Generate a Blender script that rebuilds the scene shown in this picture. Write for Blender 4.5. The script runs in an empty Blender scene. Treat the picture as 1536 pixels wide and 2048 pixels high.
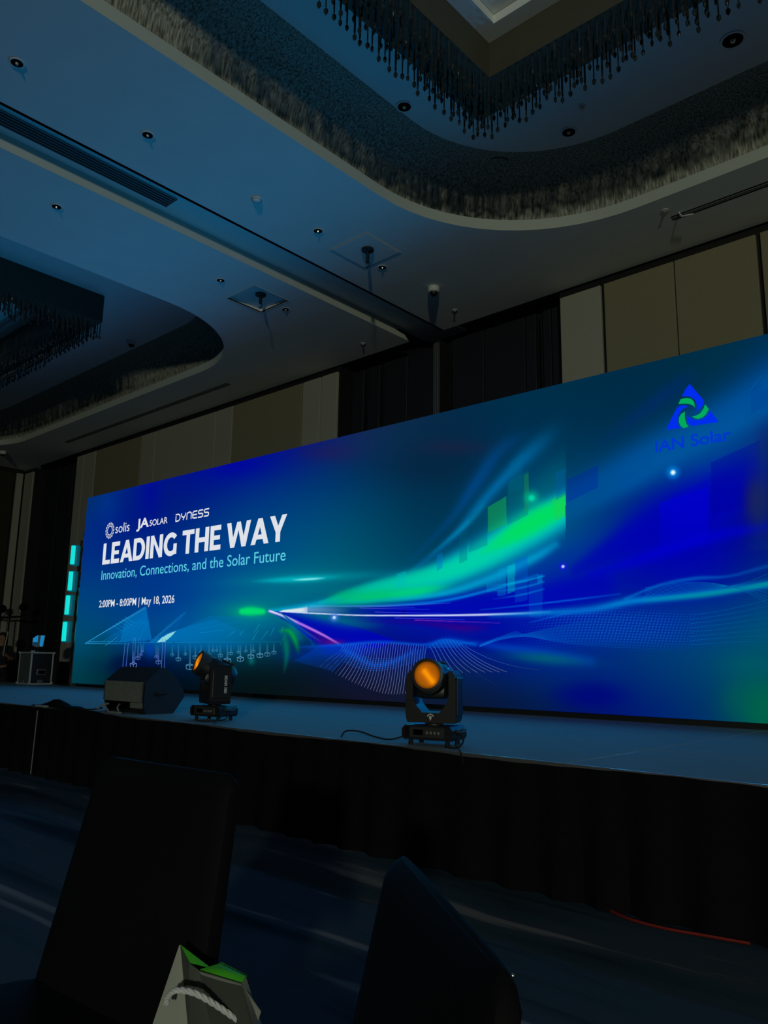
import bpy, bmesh, math, random
import numpy as np
from mathutils import Vector, Matrix

random.seed(7)
rng = np.random.default_rng(7)
C = bpy.context.scene.collection
PI = math.pi

# ---------------------------------------------------------------- camera
EYE = 1.2
F_PX = 1580.81
YAW, PITCH, ROLL = (math.radians(a) for a in (-42.23446, 10.77324, 0.914803))
fwd = Vector((math.sin(YAW) * math.cos(PITCH), math.cos(YAW) * math.cos(PITCH), math.sin(PITCH)))
r0 = Vector((math.cos(YAW), -math.sin(YAW), 0)); u0 = r0.cross(fwd)
cam_r = math.cos(ROLL) * r0 + math.sin(ROLL) * u0
cam_u = -math.sin(ROLL) * r0 + math.cos(ROLL) * u0
cd = bpy.data.cameras.new('camera'); cam = bpy.data.objects.new('camera', cd); C.objects.link(cam)
cd.sensor_fit = 'VERTICAL'; cd.sensor_height = 36.0; cd.lens = F_PX / 2048 * 36.0
cd.clip_start = 0.05; cd.clip_end = 200
M = Matrix.Identity(4)
for i in range(3):
    M[i][0] = cam_r[i]; M[i][1] = cam_u[i]; M[i][2] = -fwd[i]
M[2][3] = EYE
cam.matrix_world = M
bpy.context.scene.camera = cam

# ---------------------------------------------------------------- world, lights, exposure
vs = bpy.context.scene.view_settings
vs.view_transform = 'Standard'; vs.look = 'None'; vs.exposure = 0.0; vs.gamma = 1.0; vs.use_curve_mapping = False
wd = bpy.data.worlds.new('world'); bpy.context.scene.world = wd; wd.use_nodes = True
wd.node_tree.nodes['Background'].inputs[0].default_value = (0.2, 0.24, 0.22, 1)
wd.node_tree.nodes['Background'].inputs[1].default_value = 0.02

def light(name, kind, loc, energy, color, size=0.3, target=None):
    l = bpy.data.lights.new(name, kind); l.energy = energy; l.color = color
    if kind == 'AREA': l.shape = 'DISK'; l.size = size
    else: l.shadow_soft_size = size
    o = bpy.data.objects.new(name, l); C.objects.link(o); o.location = loc
    if target is not None:
        o.rotation_euler = (Vector(target) - Vector(loc)).to_track_quat('-Z', 'Y').to_euler()
    return o
# the lamp left on at the back of the hall
key = light('hall_lamp_light', 'SPOT', (9.6, -11.6, 3.7), 2900, (0.94, 1.0, 0.78), 0.30, (-8, 8, 6.6))
key.data.spot_size = math.radians(64); key.data.spot_blend = 0.4
# added unseen blue spots that strengthen the LED wall's light on the hall
for i in range(20):
    s_ = 0.7 + 1.27 * (i % 10); x_, y_ = -14.3 + s_ * 0.99988 + 0.0045, 7.23 + s_ * 0.015445 - 0.3; z_ = 3.3 if i < 10 else 1.7
    w = light('led_wall_boost_spot', 'SPOT', (x_, y_, z_), 23 if i < 10 else 12, (0.0, 0.44, 1.0), 0.0, (x_ + 0.0154, y_ - 1, z_))
    w.data.spot_size = math.radians(178); w.data.spot_blend = 1.0

# ---------------------------------------------------------------- helpers
def lin(r, g, b):
    f = lambda c: (c / 255 / 12.92) if c <= 10.31 else (((c / 255 + 0.055) / 1.055) ** 2.4)
    return (f(r), f(g), f(b), 1.0)

def mat(name, col, rough=0.6, metal=0.0, noise=0.0, nscale=20.0, bump=0.0, emis=None, estr=0.0, stretch=None, spec=0.5):
    m = bpy.data.materials.new(name); m.use_nodes = True
    nt = m.node_tree; b = nt.nodes['Principled BSDF']
    b.inputs['Base Color'].default_value = col
    b.inputs['Roughness'].default_value = rough
    b.inputs['Metallic'].default_value = metal
    b.inputs['Specular IOR Level'].default_value = spec
    if emis:
        b.inputs['Emission Color'].default_value = emis; b.inputs['Emission Strength'].default_value = estr
    if noise or bump:
        tc = nt.nodes.new('ShaderNodeTexCoord'); mp = nt.nodes.new('ShaderNodeMapping')
        nt.links.new(tc.outputs['Object'], mp.inputs[0])
        if stretch: mp.inputs['Scale'].default_value = stretch
        n = nt.nodes.new('ShaderNodeTexNoise'); n.inputs['Scale'].default_value = nscale; n.inputs['Detail'].default_value = 5
        nt.links.new(mp.outputs[0], n.inputs[0])
        if noise:
            mx = nt.nodes.new('ShaderNodeMix'); mx.data_type = 'RGBA'
            mx.inputs[6].default_value = tuple(c * (1 - noise) for c in col[:3]) + (1,)
            mx.inputs[7].default_value = tuple(min(1, c * (1 + noise)) for c in col[:3]) + (1,)
            nt.links.new(n.outputs[0], mx.inputs[0]); nt.links.new(mx.outputs[2], b.inputs['Base Color'])
        if bump:
            bp = nt.nodes.new('ShaderNodeBump'); bp.inputs['Strength'].default_value = bump; bp.inputs['Distance'].default_value = 0.01
            nt.links.new(n.outputs[0], bp.inputs['Height']); nt.links.new(bp.outputs[0], b.inputs['Normal'])
    return m

MT = {}
MT['ceiling'] = mat('ceiling_paint', (0.80, 0.82, 0.80, 1), 0.85, noise=0.05, nscale=3, spec=0.2)
MT['lip'] = mat('cove_trim_paint', (0.56, 0.59, 0.52, 1), 0.7, noise=0.04, nscale=4, spec=0.2)
MT['panel_light'] = mat('pale_fabric_panel', (0.42, 0.40, 0.33, 1), 0.9, noise=0.12, nscale=60, bump=0.1, spec=0.1)
MT['panel_olive'] = mat('olive_fabric_panel', (0.29, 0.26, 0.165, 1), 0.9, noise=0.14, nscale=60, bump=0.1, spec=0.1)
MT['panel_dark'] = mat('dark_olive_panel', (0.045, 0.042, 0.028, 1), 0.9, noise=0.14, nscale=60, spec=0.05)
MT['panel_black'] = mat('black_recess_panel', (0.012, 0.013, 0.02, 1), 0.6, noise=0.2, nscale=6)
MT['black'] = mat('black_paint', (0.01, 0.01, 0.011, 1), 0.6, noise=0.2, nscale=10)
MT['soffit'] = mat('coffer_fascia_bronze', (0.085, 0.08, 0.055, 1), 0.6, noise=0.15, nscale=5, spec=0.3)
MT['plastic'] = mat('black_plastic', (0.012, 0.012, 0.014, 1), 0.42, noise=0.2, nscale=30)
MT['plastic2'] = mat('charcoal_plastic', (0.03, 0.03, 0.033, 1), 0.5, noise=0.2, nscale=30)
MT['rubber'] = mat('black_rubber', (0.008, 0.008, 0.008, 1), 0.8, noise=0.2, nscale=30)
MT['alu'] = mat('brushed_aluminium', (0.5, 0.5, 0.5, 1), 0.4, 0.9, noise=0.1, nscale=40)
MT['case_edge'] = mat('satin_case_edge', (0.62, 0.64, 0.62, 1), 0.45, 0.3, noise=0.1, nscale=40)
MT['white_plastic'] = mat('white_plastic', (0.7, 0.7, 0.66, 1), 0.4, noise=0.03, nscale=20)
MT['grey_plastic'] = mat('grey_plastic', (0.22, 0.22, 0.22, 1), 0.5, noise=0.05, nscale=20)
MT['skirt'] = mat('black_skirt_cloth', (0.006, 0.0065, 0.007, 1), 0.95, noise=0.3, nscale=30, spec=0.05)
MT['cloth'] = mat('black_stretch_cloth', (0.0035, 0.0038, 0.0045, 1), 0.75, noise=0.25, nscale=8, spec=0.1)
MT['monitor'] = mat('textured_speaker_paint', (0.012, 0.012, 0.014, 1), 0.55, noise=0.3, nscale=60, bump=0.3)
MT['monitor_grey'] = mat('grey_speckled_speaker_panel', (0.16, 0.17, 0.15, 1), 0.85, noise=0.5, nscale=45, bump=0.4)
MT['case_lam'] = mat('flight_case_laminate', (0.02, 0.021, 0.028, 1), 0.4, noise=0.2, nscale=10)
MT['case_green'] = mat('worn_grey_case_laminate', (0.09, 0.11, 0.10, 1), 0.6, noise=0.35, nscale=12)
MT['dark_front'] = mat('dark_bag_front', (0.065, 0.075, 0.065, 1), 0.7, noise=0.1, nscale=8, spec=0.2)  # front of the bag, coloured darker than its other sides
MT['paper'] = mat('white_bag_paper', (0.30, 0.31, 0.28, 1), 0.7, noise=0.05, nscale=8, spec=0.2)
MT['green'] = mat('green_bag_lining', (0.09, 0.62, 0.02, 1), 0.6, noise=0.08, nscale=8)
MT['rope'] = mat('white_rope', (0.62, 0.62, 0.64, 1), 0.8, noise=0.12, nscale=90)
MT['red'] = mat('red_cable', (0.22, 0.008, 0.004, 1), 0.7, noise=0.1, nscale=30)
MT['skin'] = mat('skin', (0.35, 0.19, 0.12, 1), 0.6, noise=0.05, nscale=20)
MT['hair'] = mat('dark_hair', (0.01, 0.008, 0.006, 1), 0.6, noise=0.2, nscale=60)
MT['shirt'] = mat('dark_shirt', (0.012, 0.012, 0.015, 1), 0.9, noise=0.2, nscale=30)
MT['hole'] = mat('dark_opening', (0.002, 0.002, 0.002, 1), 0.9, noise=0.2, nscale=10, spec=0.0)
MT['downlight_bulb'] = mat('downlight_reflector', (0.75, 0.75, 0.72, 1), 0.15, 0.6, noise=0.02, nscale=20)

def glass_mat():
    m = bpy.data.materials.new('crystal_glass'); m.use_nodes = True
    b = m.node_tree.nodes['Principled BSDF']
    b.inputs['Base Color'].default_value = (0.035, 0.045, 0.05, 1); b.inputs['Roughness'].default_value = 0.08
    b.inputs['Transmission Weight'].default_value = 0.25; b.inputs['IOR'].default_value = 1.5
    nt = m.node_tree; n = nt.nodes.new('ShaderNodeTexNoise'); n.inputs['Scale'].default_value = 12
    r = nt.nodes.new('ShaderNodeMapRange'); r.inputs[3].default_value = 0.03; r.inputs[4].default_value = 0.2
    nt.links.new(n.outputs[0], r.inputs[0]); nt.links.new(r.outputs[0], b.inputs['Roughness'])
    return m
MT['glass'] = glass_mat()

def fibre_lit_streaks_mat():
    # cove covering: fine fibres, plus crystal light-and-shadow streaks painted in the colour ramp
    m = bpy.data.materials.new('cove_fibre_lit_streaks'); m.use_nodes = True
    nt = m.node_tree; b = nt.nodes['Principled BSDF']; b.inputs['Roughness'].default_value = 0.9
    b.inputs['Specular IOR Level'].default_value = 0.1
    tc = nt.nodes.new('ShaderNodeTexCoord'); mp = nt.nodes.new('ShaderNodeMapping')
    mp.inputs['Scale'].default_value = (22, 22, 1.2)
    n = nt.nodes.new('ShaderNodeTexNoise'); n.inputs['Scale'].default_value = 2.2; n.inputs['Detail'].default_value = 6
    nt.links.new(tc.outputs['Object'], mp.inputs[0]); nt.links.new(mp.outputs[0], n.inputs[0])
    cr = nt.nodes.new('ShaderNodeValToRGB'); cr.color_ramp.elements[0].position = 0.3; cr.color_ramp.elements[1].position = 0.72
    cr.color_ramp.elements[0].color = (0.10, 0.095, 0.07, 1); cr.color_ramp.elements[1].color = (0.62, 0.62, 0.52, 1)
    nt.links.new(n.outputs[0], cr.inputs[0]); nt.links.new(cr.outputs[0], b.inputs['Base Color'])
    bp = nt.nodes.new('ShaderNodeBump'); bp.inputs['Strength'].default_value = 0.6; bp.inputs['Distance'].default_value = 0.03
    nt.links.new(n.outputs[0], bp.inputs['Height']); nt.links.new(bp.outputs[0], b.inputs['Normal'])
    return m
MT['fibre_lit_streaks'] = fibre_lit_streaks_mat()

def carpet_mat():
    m = bpy.data.materials.new('streaked_carpet'); m.use_nodes = True
    nt = m.node_tree; b = nt.nodes['Principled BSDF']; b.inputs['Roughness'].default_value = 1.0
    b.inputs['Specular IOR Level'].default_value = 0.0
    tc = nt.nodes.new('ShaderNodeTexCoord'); mp = nt.nodes.new('ShaderNodeMapping')
    mp.inputs['Rotation'].default_value = (0, 0, math.radians(7)); mp.inputs['Scale'].default_value = (0.35, 2.6, 1)
    n = nt.nodes.new('ShaderNodeTexNoise'); n.inputs['Scale'].default_value = 1.3; n.inputs['Detail'].default_value = 4; n.inputs['Distortion'].default_value = 0.6
    nt.links.new(tc.outputs['Object'], mp.inputs[0]); nt.links.new(mp.outputs[0], n.inputs[0])
    cr = nt.nodes.new('ShaderNodeValToRGB'); e = cr.color_ramp.elements
    e[0].position = 0.3; e[0].color = (0.03, 0.05, 0.07, 1)
    e[1].position = 0.75; e[1].color = (0.34, 0.32, 0.31, 1)
    e1 = e.new(0.48); e1.color = (0.07, 0.11, 0.15, 1)
    e2 = e.new(0.58); e2.color = (0.09, 0.11, 0.15, 1)
    e3 = e.new(0.64); e3.color = (0.30, 0.28, 0.29, 1)
    nt.links.new(n.outputs[0], cr.inputs[0])
    n2 = nt.nodes.new('ShaderNodeTexNoise'); n2.inputs['Scale'].default_value = 220
    nt.links.new(tc.outputs['Object'], n2.inputs[0])
    mx = nt.nodes.new('ShaderNodeMix'); mx.data_type = 'RGBA'; mx.blend_type = 'MULTIPLY'; mx.inputs[0].default_value = 0.6
    nt.links.new(cr.outputs[0], mx.inputs[6]); nt.links.new(n2.outputs[0], mx.inputs[7]); nt.links.new(mx.outputs[2], b.inputs['Base Color'])
    return m
MT['carpet'] = carpet_mat()

def deck_mat():
    m = mat('stage_deck_carpet', (0.20, 0.24, 0.25, 1), 0.8, noise=0.18, nscale=6, bump=0.15, stretch=(0.3, 3, 1), spec=0.3)
    return m
MT['deck'] = deck_mat()

def attr_emit(name, samp):
    m = bpy.data.materials.new(name); m.use_nodes = True
    nt = m.node_tree; nt.nodes.remove(nt.nodes['Principled BSDF'])
    e = nt.nodes.new('ShaderNodeEmission'); a = nt.nodes.new('ShaderNodeAttribute'); a.attribute_name = 'Col'
    nt.links.new(a.outputs['Color'], e.inputs[0]); nt.links.new(e.outputs[0], nt.nodes['Material Output'].inputs[0])
    m.cycles.emission_sampling = samp
    return m
MT['led'] = attr_emit('led_picture', 'NONE')
def emit(name, col, s=1.0):
    m = bpy.data.materials.new(name); m.use_nodes = True
    nt = m.node_tree; nt.nodes.remove(nt.nodes['Principled BSDF'])
    e = nt.nodes.new('ShaderNodeEmission'); e.inputs[0].default_value = col; e.inputs[1].default_value = s
    nt.links.new(e.outputs[0], nt.nodes['Material Output'].inputs[0]); m.cycles.emission_sampling = 'NONE'
    return m

# mesh builder
class MB:
    def __init__(s): s.v = []; s.f = []
    def add(s, v, f):
        n = len(s.v); s.v += [tuple(p) for p in v]; s.f += [tuple(i + n for i in q) for q in f]; return s
    def box(s, x0, x1, y0, y1, z0, z1, T=None):
        v = [(x, y, z) for z in (z0, z1) for y in (y0, y1) for x in (x0, x1)]
        if T is not None: v = [tuple(T @ Vector(p)) for p in v]
        return s.add(v, [(0, 2, 3, 1), (4, 5, 7, 6), (0, 1, 5, 4), (2, 6, 7, 3), (0, 4, 6, 2), (1, 3, 7, 5)])
    def rbox(s, x0, x1, y0, y1, z0, z1, b=0.01, seg=2, T=None):
        bm = bmesh.new(); bmesh.ops.create_cube(bm, size=1)
        for v in bm.verts:
            v.co = Vector(((x0 + x1) / 2 + v.co.x * (x1 - x0), (y0 + y1) / 2 + v.co.y * (y1 - y0), (z0 + z1) / 2 + v.co.z * (z1 - z0)))
        bmesh.ops.bevel(bm, geom=bm.edges[:], offset=b, segments=seg, profile=0.5, affect='EDGES')
        bm.verts.index_update(); vv = [v.co.copy() for v in bm.verts]
        if T is not None: vv = [T @ p for p in vv]
        s.add(vv, [[v.index for v in f.verts] for f in bm.faces]); bm.free(); return s
    def lathe(s, prof, n=24, T=None):  # prof: (r,z) list about local z
        v = []; f = []
        for r, z in prof:
            for k in range(n):
                a = 2 * PI * k / n; v.append(Vector((r * math.cos(a), r * math.sin(a), z)))
        if T is not None: v = [T @ p for p in v]
        for i in range(len(prof) - 1):
            for k in range(n):
                f.append((i * n + k, i * n + (k + 1) % n, (i + 1) * n + (k + 1) % n, (i + 1) * n + k))
        f.append(tuple(range(n))[::-1]); f.append(tuple((len(prof) - 1) * n + k for k in range(n)))
        return s.add(v, f)
    def prism(s, poly, a0, a1, axis='y', T=None):  # poly of 2D points extruded along axis
        def P(p, a):
            if axis == 'y': return Vector((p[0], a, p[1]))
            if axis == 'x': return Vector((a, p[0], p[1]))
            return Vector((p[0], p[1], a))
        n = len(poly); v = [P(p, a0) for p in poly] + [P(p, a1) for p in poly]
        if T is not None: v = [T @ p for p in v]
        return s.add(v, [tuple(range(n))[::-1], tuple(range(n, 2 * n))] + [(i, (i + 1) % n, n + (i + 1) % n, n + i) for i in range(n)])
    def tube(s, pts, r, n=8):
        pts = [Vector(p) for p in pts]; rings = []; v = []; f = []
        up = Vector((0, 0, 1))
        for i, p in enumerate(pts):
            t = (pts[min(i + 1, len(pts) - 1)] - pts[max(i - 1, 0)]).normalized()
            a = t.cross(up if abs(t.z) < 0.95 else Vector((1, 0, 0))).normalized(); b = t.cross(a)
            rr = r[i] if isinstance(r, (list, tuple)) else r
            for k in range(n):
                th = 2 * PI * k / n; v.append(p + rr * (math.cos(th) * a + math.sin(th) * b))
        for i in range(len(pts) - 1):
            for k in range(n): f.append((i * n + k, i * n + (k + 1) % n, (i + 1) * n + (k + 1) % n, (i + 1) * n + k))
        f.append(tuple(range(n))[::-1]); f.append(tuple((len(pts) - 1) * n + k for k in range(n)))
        return s.add(v, f)
    def mesh(s, name, m, smooth=False):
        me = bpy.data.meshes.new(name); me.from_pydata(s.v, [], s.f); me.update()
        bm = bmesh.new(); bm.from_mesh(me); bmesh.ops.recalc_face_normals(bm, faces=bm.faces); bm.to_mesh(me); bm.free()
        me.materials.append(MT[m] if isinstance(m, str) else m)
        if smooth:
            me.polygons.foreach_set('use_smooth', [True] * len(me.polygons))
            me.set_sharp_from_angle(angle=math.radians(35))
        return me
    def build(s, name, m, parent=None, smooth=False):
        o = bpy.data.objects.new(name, s.mesh(name, m, smooth)); C.objects.link(o)
        if parent: o.parent = parent
        return o

def tag(o, label=None, cat=None, group=None, kind=None):
    if label: o['label'] = label
    if cat: o['category'] = cat
    if group: o['group'] = group
    if kind: o['kind'] = kind
    return o
def thing(name, label, cat, loc=(0, 0, 0), rz=0, group=None):
    o = bpy.data.objects.new(name, None); C.objects.link(o); o.location = loc; o.rotation_euler = (0, 0, rz)
    return tag(o, label, cat, group)
def copy_tree(o, parent=None):
    c = o.copy(); C.objects.link(c)
    if parent: c.parent = parent
    for ch in list(o.children): copy_tree(ch, c)
    return c
def struct(name, mb, m, smooth=False):
    return tag(mb.build(name, m, None, smooth), kind='structure')
def smoothpath(pts, n=8):
    out = []; P = [Vector(p) for p in pts]; P = [2 * P[0] - P[1]] + P + [2 * P[-1] - P[-2]]
    for i in range(1, len(P) - 2):
        for k in range(n):
            t = k / n
            out.append(0.5 * ((2 * P[i]) + (P[i + 1] - P[i - 1]) * t + (2 * P[i - 1] - 5 * P[i] + 4 * P[i + 1] - P[i + 2]) * t * t + (3 * P[i] - P[i - 1] - 3 * P[i + 1] + P[i + 2]) * t ** 3))
    out.append(P[-2]); return out

# ---------------------------------------------------------------- room shell
CZ = 6.1; YW = 8.8; XL, XR, YB = -21.0, 10.0, -12.0
struct('floor', MB().box(XL, XR, YB, YW + 0.6, -0.1, 0), 'carpet')
# back wall with its panels
wall = struct('wall_back', MB().box(XL - 0.3, XR, YW + 0.55, YW + 0.7, 0, CZ + 0.6)
              .box(XL - 0.3, -20.48, YW + 0.05, YW + 0.56, 0, CZ).box(-18.12, -9.07, YW + 0.05, YW + 0.56, 0, CZ)
              .box(-4.92, XR, YW + 0.05, YW + 0.56, 0, CZ), 'black')
def wpanel(x0, x1, m, z0=1.1, z1=6.0, y=YW, th=0.05, name='wall_panel'):
    return MB().rbox(x0, x1, y, y + th, z0, z1, 0.006, 1).build(name, m, wall)
for x0, x1, m in [(-20.98, -20.5, 'panel_light'), (-18.1, -17.76, 'panel_light'), (-17.73, -17.21, 'panel_light'),
                  (-17.17, -15.2, 'panel_olive'), (-15.17, -14.65, 'panel_light'), (-14.62, -12.5, 'panel_light'),
                  (-12.47, -11.96, 'panel_light'), (-11.93, -9.98, 'panel_olive'), (-9.95, -9.51, 'panel_light'), (-9.47, -9.1, 'panel_light'),
                  (-4.89, -4.31, 'panel_light'), (-4.26, -3.36, 'panel_olive'), (-3.345, -2.42, 'panel_olive'), (-2.37, -1.5, 'panel_olive'),
                  (-1.46, -0.9, 'panel_light'), (-0.86, 1.1, 'panel_olive'), (1.14, 1.66, 'panel_light'), (1.7, 3.7, 'panel_light'), (3.74, 5.7, 'panel_olive'), (5.74, 7.7, 'panel_olive'), (7.74, 9.9, 'panel_olive')]:
    wpanel(x0, x1, m)
# dark recess panels beside the partition track
x = -9.05
for w in (0.28, 0.1, 0.26, 0.1, 0.5, 0.8):
    wpanel(x, x + w - 0.02, 'panel_black', 0.0, 6.05, YW + 0.32 + (0.1 if w == 0.1 else 0), 0.06, 'recess_panel'); x += w
x = -6.9
for w in (0.6, 0.7, 0.18, 0.1, 0.14, 0.24):
    wpanel(x, x + w - 0.02, 'panel_black', 0.0, 6.05, YW + 0.28 + (0.1 if w == 0.1 else 0), 0.06, 'recess_panel'); x += w
x = -20.45
for w in (0.75, 0.75, 0.8):
    wpanel(x, x + w - 0.02, 'panel_black', 0.0, 6.05, YW + 0.35, 0.06, 'recess_panel'); x += w
tr = MB()
for dx in (0, 0.035, 0.07): tr.box(-7.05 + dx, -7.032 + dx, YW + 0.02, YW + 0.3, 0, 5.95)
tag(tr.build('partition_jamb', 'alu', wall), 'thin ribbed aluminium jamb of the folding partition')
MB().box(-7.06, -6.96, YW + 0.06, YW + 0.3, 0, 6.0).build('jamb_backing', 'black', wall)
# left wall
wl = struct('wall_left', MB().box(XL - 0.15, XL - 0.05, YB, YW, 0, CZ + 0.5), 'black')
MB().rbox(XL - 0.05, XL, YW - 0.20, YW - 0.03, 1.1, 6.0, 0.006, 1).build('wall_panel', 'panel_light', wl)
for k in range(7):
    y1 = YW - 0.26 - k * 2.0
    MB().rbox(XL - 0.05, XL - 0.01, y1 - 1.96, y1, 1.1, 6.0, 0.006, 1).build('wall_panel', 'panel_dark', wl)
struct('wall_right', MB().box(XR, XR + 0.1, YB, YW, 0, CZ + 0.5), 'panel_olive')
struct('wall_rear', MB().box(XL, XR, YB - 0.1, YB, 0, CZ + 0.5), 'panel_olive')

# ceiling with coves
def cove_loop(x0, x1, y0, y1, r, off=0.0, n=14):
    r = r + off; pts = []
    for cx, cy, a0 in ((x1 + off - r, y1 + off - r, 0), (x0 - off + r, y1 + off - r, 90), (x0 - off + r, y0 - off + r, 180), (x1 + off - r, y0 - off + r, 270)):
        for k in range(n + 1):
            a = math.radians(a0 + 90 * k / n); pts.append((cx + r * math.cos(a), cy + r * math.sin(a)))
    return pts
COVES = [(-5.23, 3.6, -3.5, 7.6, 2.0), (-19.9, -9.2, -3.5, 7.48, 1.9)]
CHX0, CHX1, CHZ = -7.505, -6.875, 6.26
def plate(outer, holes, z):
    bm = bmesh.new(); edges = []
    for loop in [outer] + holes:
        vs_ = [bm.verts.new((p[0], p[1], z)) for p in loop]
        for i in range(len(vs_)): edges.append(bm.edges.new((vs_[i], vs_[(i + 1) % len(vs_)])))
    bmesh.ops.triangle_fill(bm, edges=edges, use_beauty=True)
    bm.verts.index_update(); v = [tuple(q.co) for q in bm.verts]; f = [[q.index for q in fa.verts] for fa in bm.faces]; bm.free()
    return v, f
cm = MB()
H2 = [(-8.475, 6.04), (-7.875, 6.04), (-7.875, 6.64), (-8.475, 6.64)]
SLOT2 = [(-17.4, 8.12), (-11.25, 8.12), (-11.25, 8.2), (-17.4, 8.2)]
SLOT1 = [(-3.05, 8.02), (6.0, 8.02), (6.0, 8.1), (-3.05, 8.1)]
cm.add(*plate([(CHX1, YB), (XR, YB), (XR, YW), (CHX1, YW)], [cove_loop(*COVES[0]), SLOT1], CZ))
cm.add(*plate([(XL, YB), (CHX0, YB), (CHX0, YW), (XL, YW)], [cove_loop(*COVES[1]), SLOT2, H2], CZ))
def strip(mb, la, za, lb, zb):
    n = len(la); mb.add([(p[0], p[1], za) for p in la] + [(p[0], p[1], zb) for p in lb], [(i, (i + 1) % n, n + (i + 1) % n, n + i) for i in range(n)])
ceil = struct('ceiling', cm, 'ceiling')
# slab over the ceiling void keeps light out; channel soffit
sl = MB().box(CHX0 - 0.05, CHX1 + 0.05, YB, YW + 0.55, CHZ, CHZ + 0.04)
sl.box(CHX1, CHX1 + 0.04, YB, YW, CZ, CHZ + 0.01)
sl.build('channel_soffit', 'ceiling', ceil)
lp = MB().box(CHX0 - 0.04, CHX0, YB, YW - 0.35, CZ + 0.001, CHZ)
lp.prism([(YW - 0.35, CZ + 0.001), (YW - 0.03, CZ + 0.001), (YW - 0.12, CZ + 0.07), (YW - 0.35, CZ + 0.09)], CHX0 - 0.04, CHX0, 'x')
lp.build('channel_trim', 'lip', ceil)
for cv in COVES:
    t = MB(); strip(t, cove_loop(*cv), CZ, cove_loop(*cv), CZ + 0.13); strip(t, cove_loop(*cv), CZ + 0.13, cove_loop(*cv, off=0.17), CZ + 0.13)
    t.build('cove_trim', 'lip', ceil, True)
    t = MB(); strip(t, cove_loop(*cv, off=0.16), CZ + 0.12, cove_loop(*cv, off=0.14), CZ + 0.25); strip(t, cove_loop(*cv, off=0.14), CZ + 0.25, cove_loop(*cv, off=0.12), CZ + 0.36)
    t.build('cove_wall', 'fibre_lit_streaks', ceil, True)
    t = MB(); prof = []
    for k in range(11):
        a = k / 10 * PI / 2; prof.append((0.12 - 0.55 * (1 - math.cos(a)), CZ + 0.36 + 0.34 * math.sin(a)))
    for (o1, z1), (o2, z2) in zip(prof, prof[1:]): strip(t, cove_loop(*cv, off=o1), z1, cove_loop(*cv, off=o2), z2)
    t.build('cove_vault', 'fibre_lit_streaks', ceil, True)
    top = MB(); top.add(*plate(cove_loop(*cv, off=prof[-1][0]), [], prof[-1][1])); top.build('cove_ceiling', 'ceiling', ceil)
# recessed slots: dark box with bright thin lip
def slot(loop, nm):
    (x0, y0), _, (x1, y1), _ = loop
    MB().box(x0, x1, y0, y1, CZ + 0.10, CZ + 0.12).box(x0, x1, y0 - 0.01, y0, CZ, CZ + 0.12).box(x0, x1, y1, y1 + 0.01, CZ, CZ + 0.12).box(x0 - .01, x0, y0, y1, CZ, CZ + .12).box(x1, x1 + .01, y0, y1, CZ, CZ + .12).build('slot_box', 'hole', ceil)
    r = tag(MB().box(x0, x1, y0 + 0.02, y0 + 0.032, CZ - 0.004, CZ + 0.06).box(x0, x1, y1 - 0.032, y1 - 0.02, CZ - 0.004, CZ + 0.06).build('linear_air_diffuser', 'grey_plastic'), nm, 'air diffuser', 'linear diffusers in the ceiling along the back wall')
slot(SLOT2, 'long thin slot air diffuser in the ceiling beside the small oval cove')
slot(SLOT1, 'long thin slot air diffuser in the ceiling above the right end of the screen')
MB().tube([(-2.95, 7.98, CZ + 0.0), (-2.92, 7.98, CZ - .06), (-2.8, 8.0, CZ - .07)], 0.008, 6).build('bracket', 'white_plastic', bpy.data.objects['linear_air_diffuser.001'])
# channel grille
g = thing('air_grille', 'long louvred return air grille in the ceiling channel', 'air grille', (0, 0, CHZ))
MB().box(-7.37, -7.16, YB + 2, 4.35, -0.006, 0.0).build('grille_back', 'hole', g)
fr = MB().box(-7.375, -7.365, YB + 2, 4.36, -0.02, 0).box(-7.165, -7.155, YB + 2, 4.36, -0.02, 0).box(-7.375, -7.155, 4.35, 4.36, -0.02, 0)
fr.build('grille_frame', 'grey_plastic', g)
for k in range(4):
    xx = -7.335 + k * 0.043
    MB().box(xx, xx + 0.012, YB + 2, 4.35, -0.02, -0.004).build('louvre', 'grey_plastic', g)
# access hatch 2 (set back) and hatch 1 (flush, thin edge)
h2 = thing('ceiling_hatch', 'square hatch sunk in the ceiling beside the small cove with a rigging drop', 'hatch', (-8.175, 6.34, CZ))
MB().box(-0.3, 0.3, -0.3, 0.3, 0.05, 0.06).box(-.31, -.3, -.3, .3, 0.001, .06).box(.3, .31, -.3, .3, .001, .06).box(-.31, .31, -.31, -.3, .001, .06).box(-.31, .31, .3, .31, .001, .06).build('hatch_panel', 'ceiling', h2)
for (a, b, c, d) in ((-.305, .305, -.308, -.3), (-.305, .305, .3, .308), (-.308, -.3, -.3, .3), (.3, .308, -.3, .3)):
    MB().box(a, b, c, d, -0.004, 0.02).build('hatch_edge', 'lip', h2)
h1 = thing('ceiling_hatch', 'square flush ceiling hatch with pale edges under the big cove, nearest the screen', 'hatch', (-6.135, 6.35, CZ))
MB().rbox(-0.29, 0.29, -0.29, 0.29, -0.008, 0.0, 0.002, 1).build('hatch_panel', 'ceiling', h1)
for (a, b, c, d) in ((-.305, .305, -.305, -.297), (-.305, .305, .297, .305), (-.305, -.297, -.297, .297), (.297, .305, -.297, .297)):
    MB().box(a, b, c, d, -0.006, 0.0).build('hatch_edge', 'lip', h1)
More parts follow.
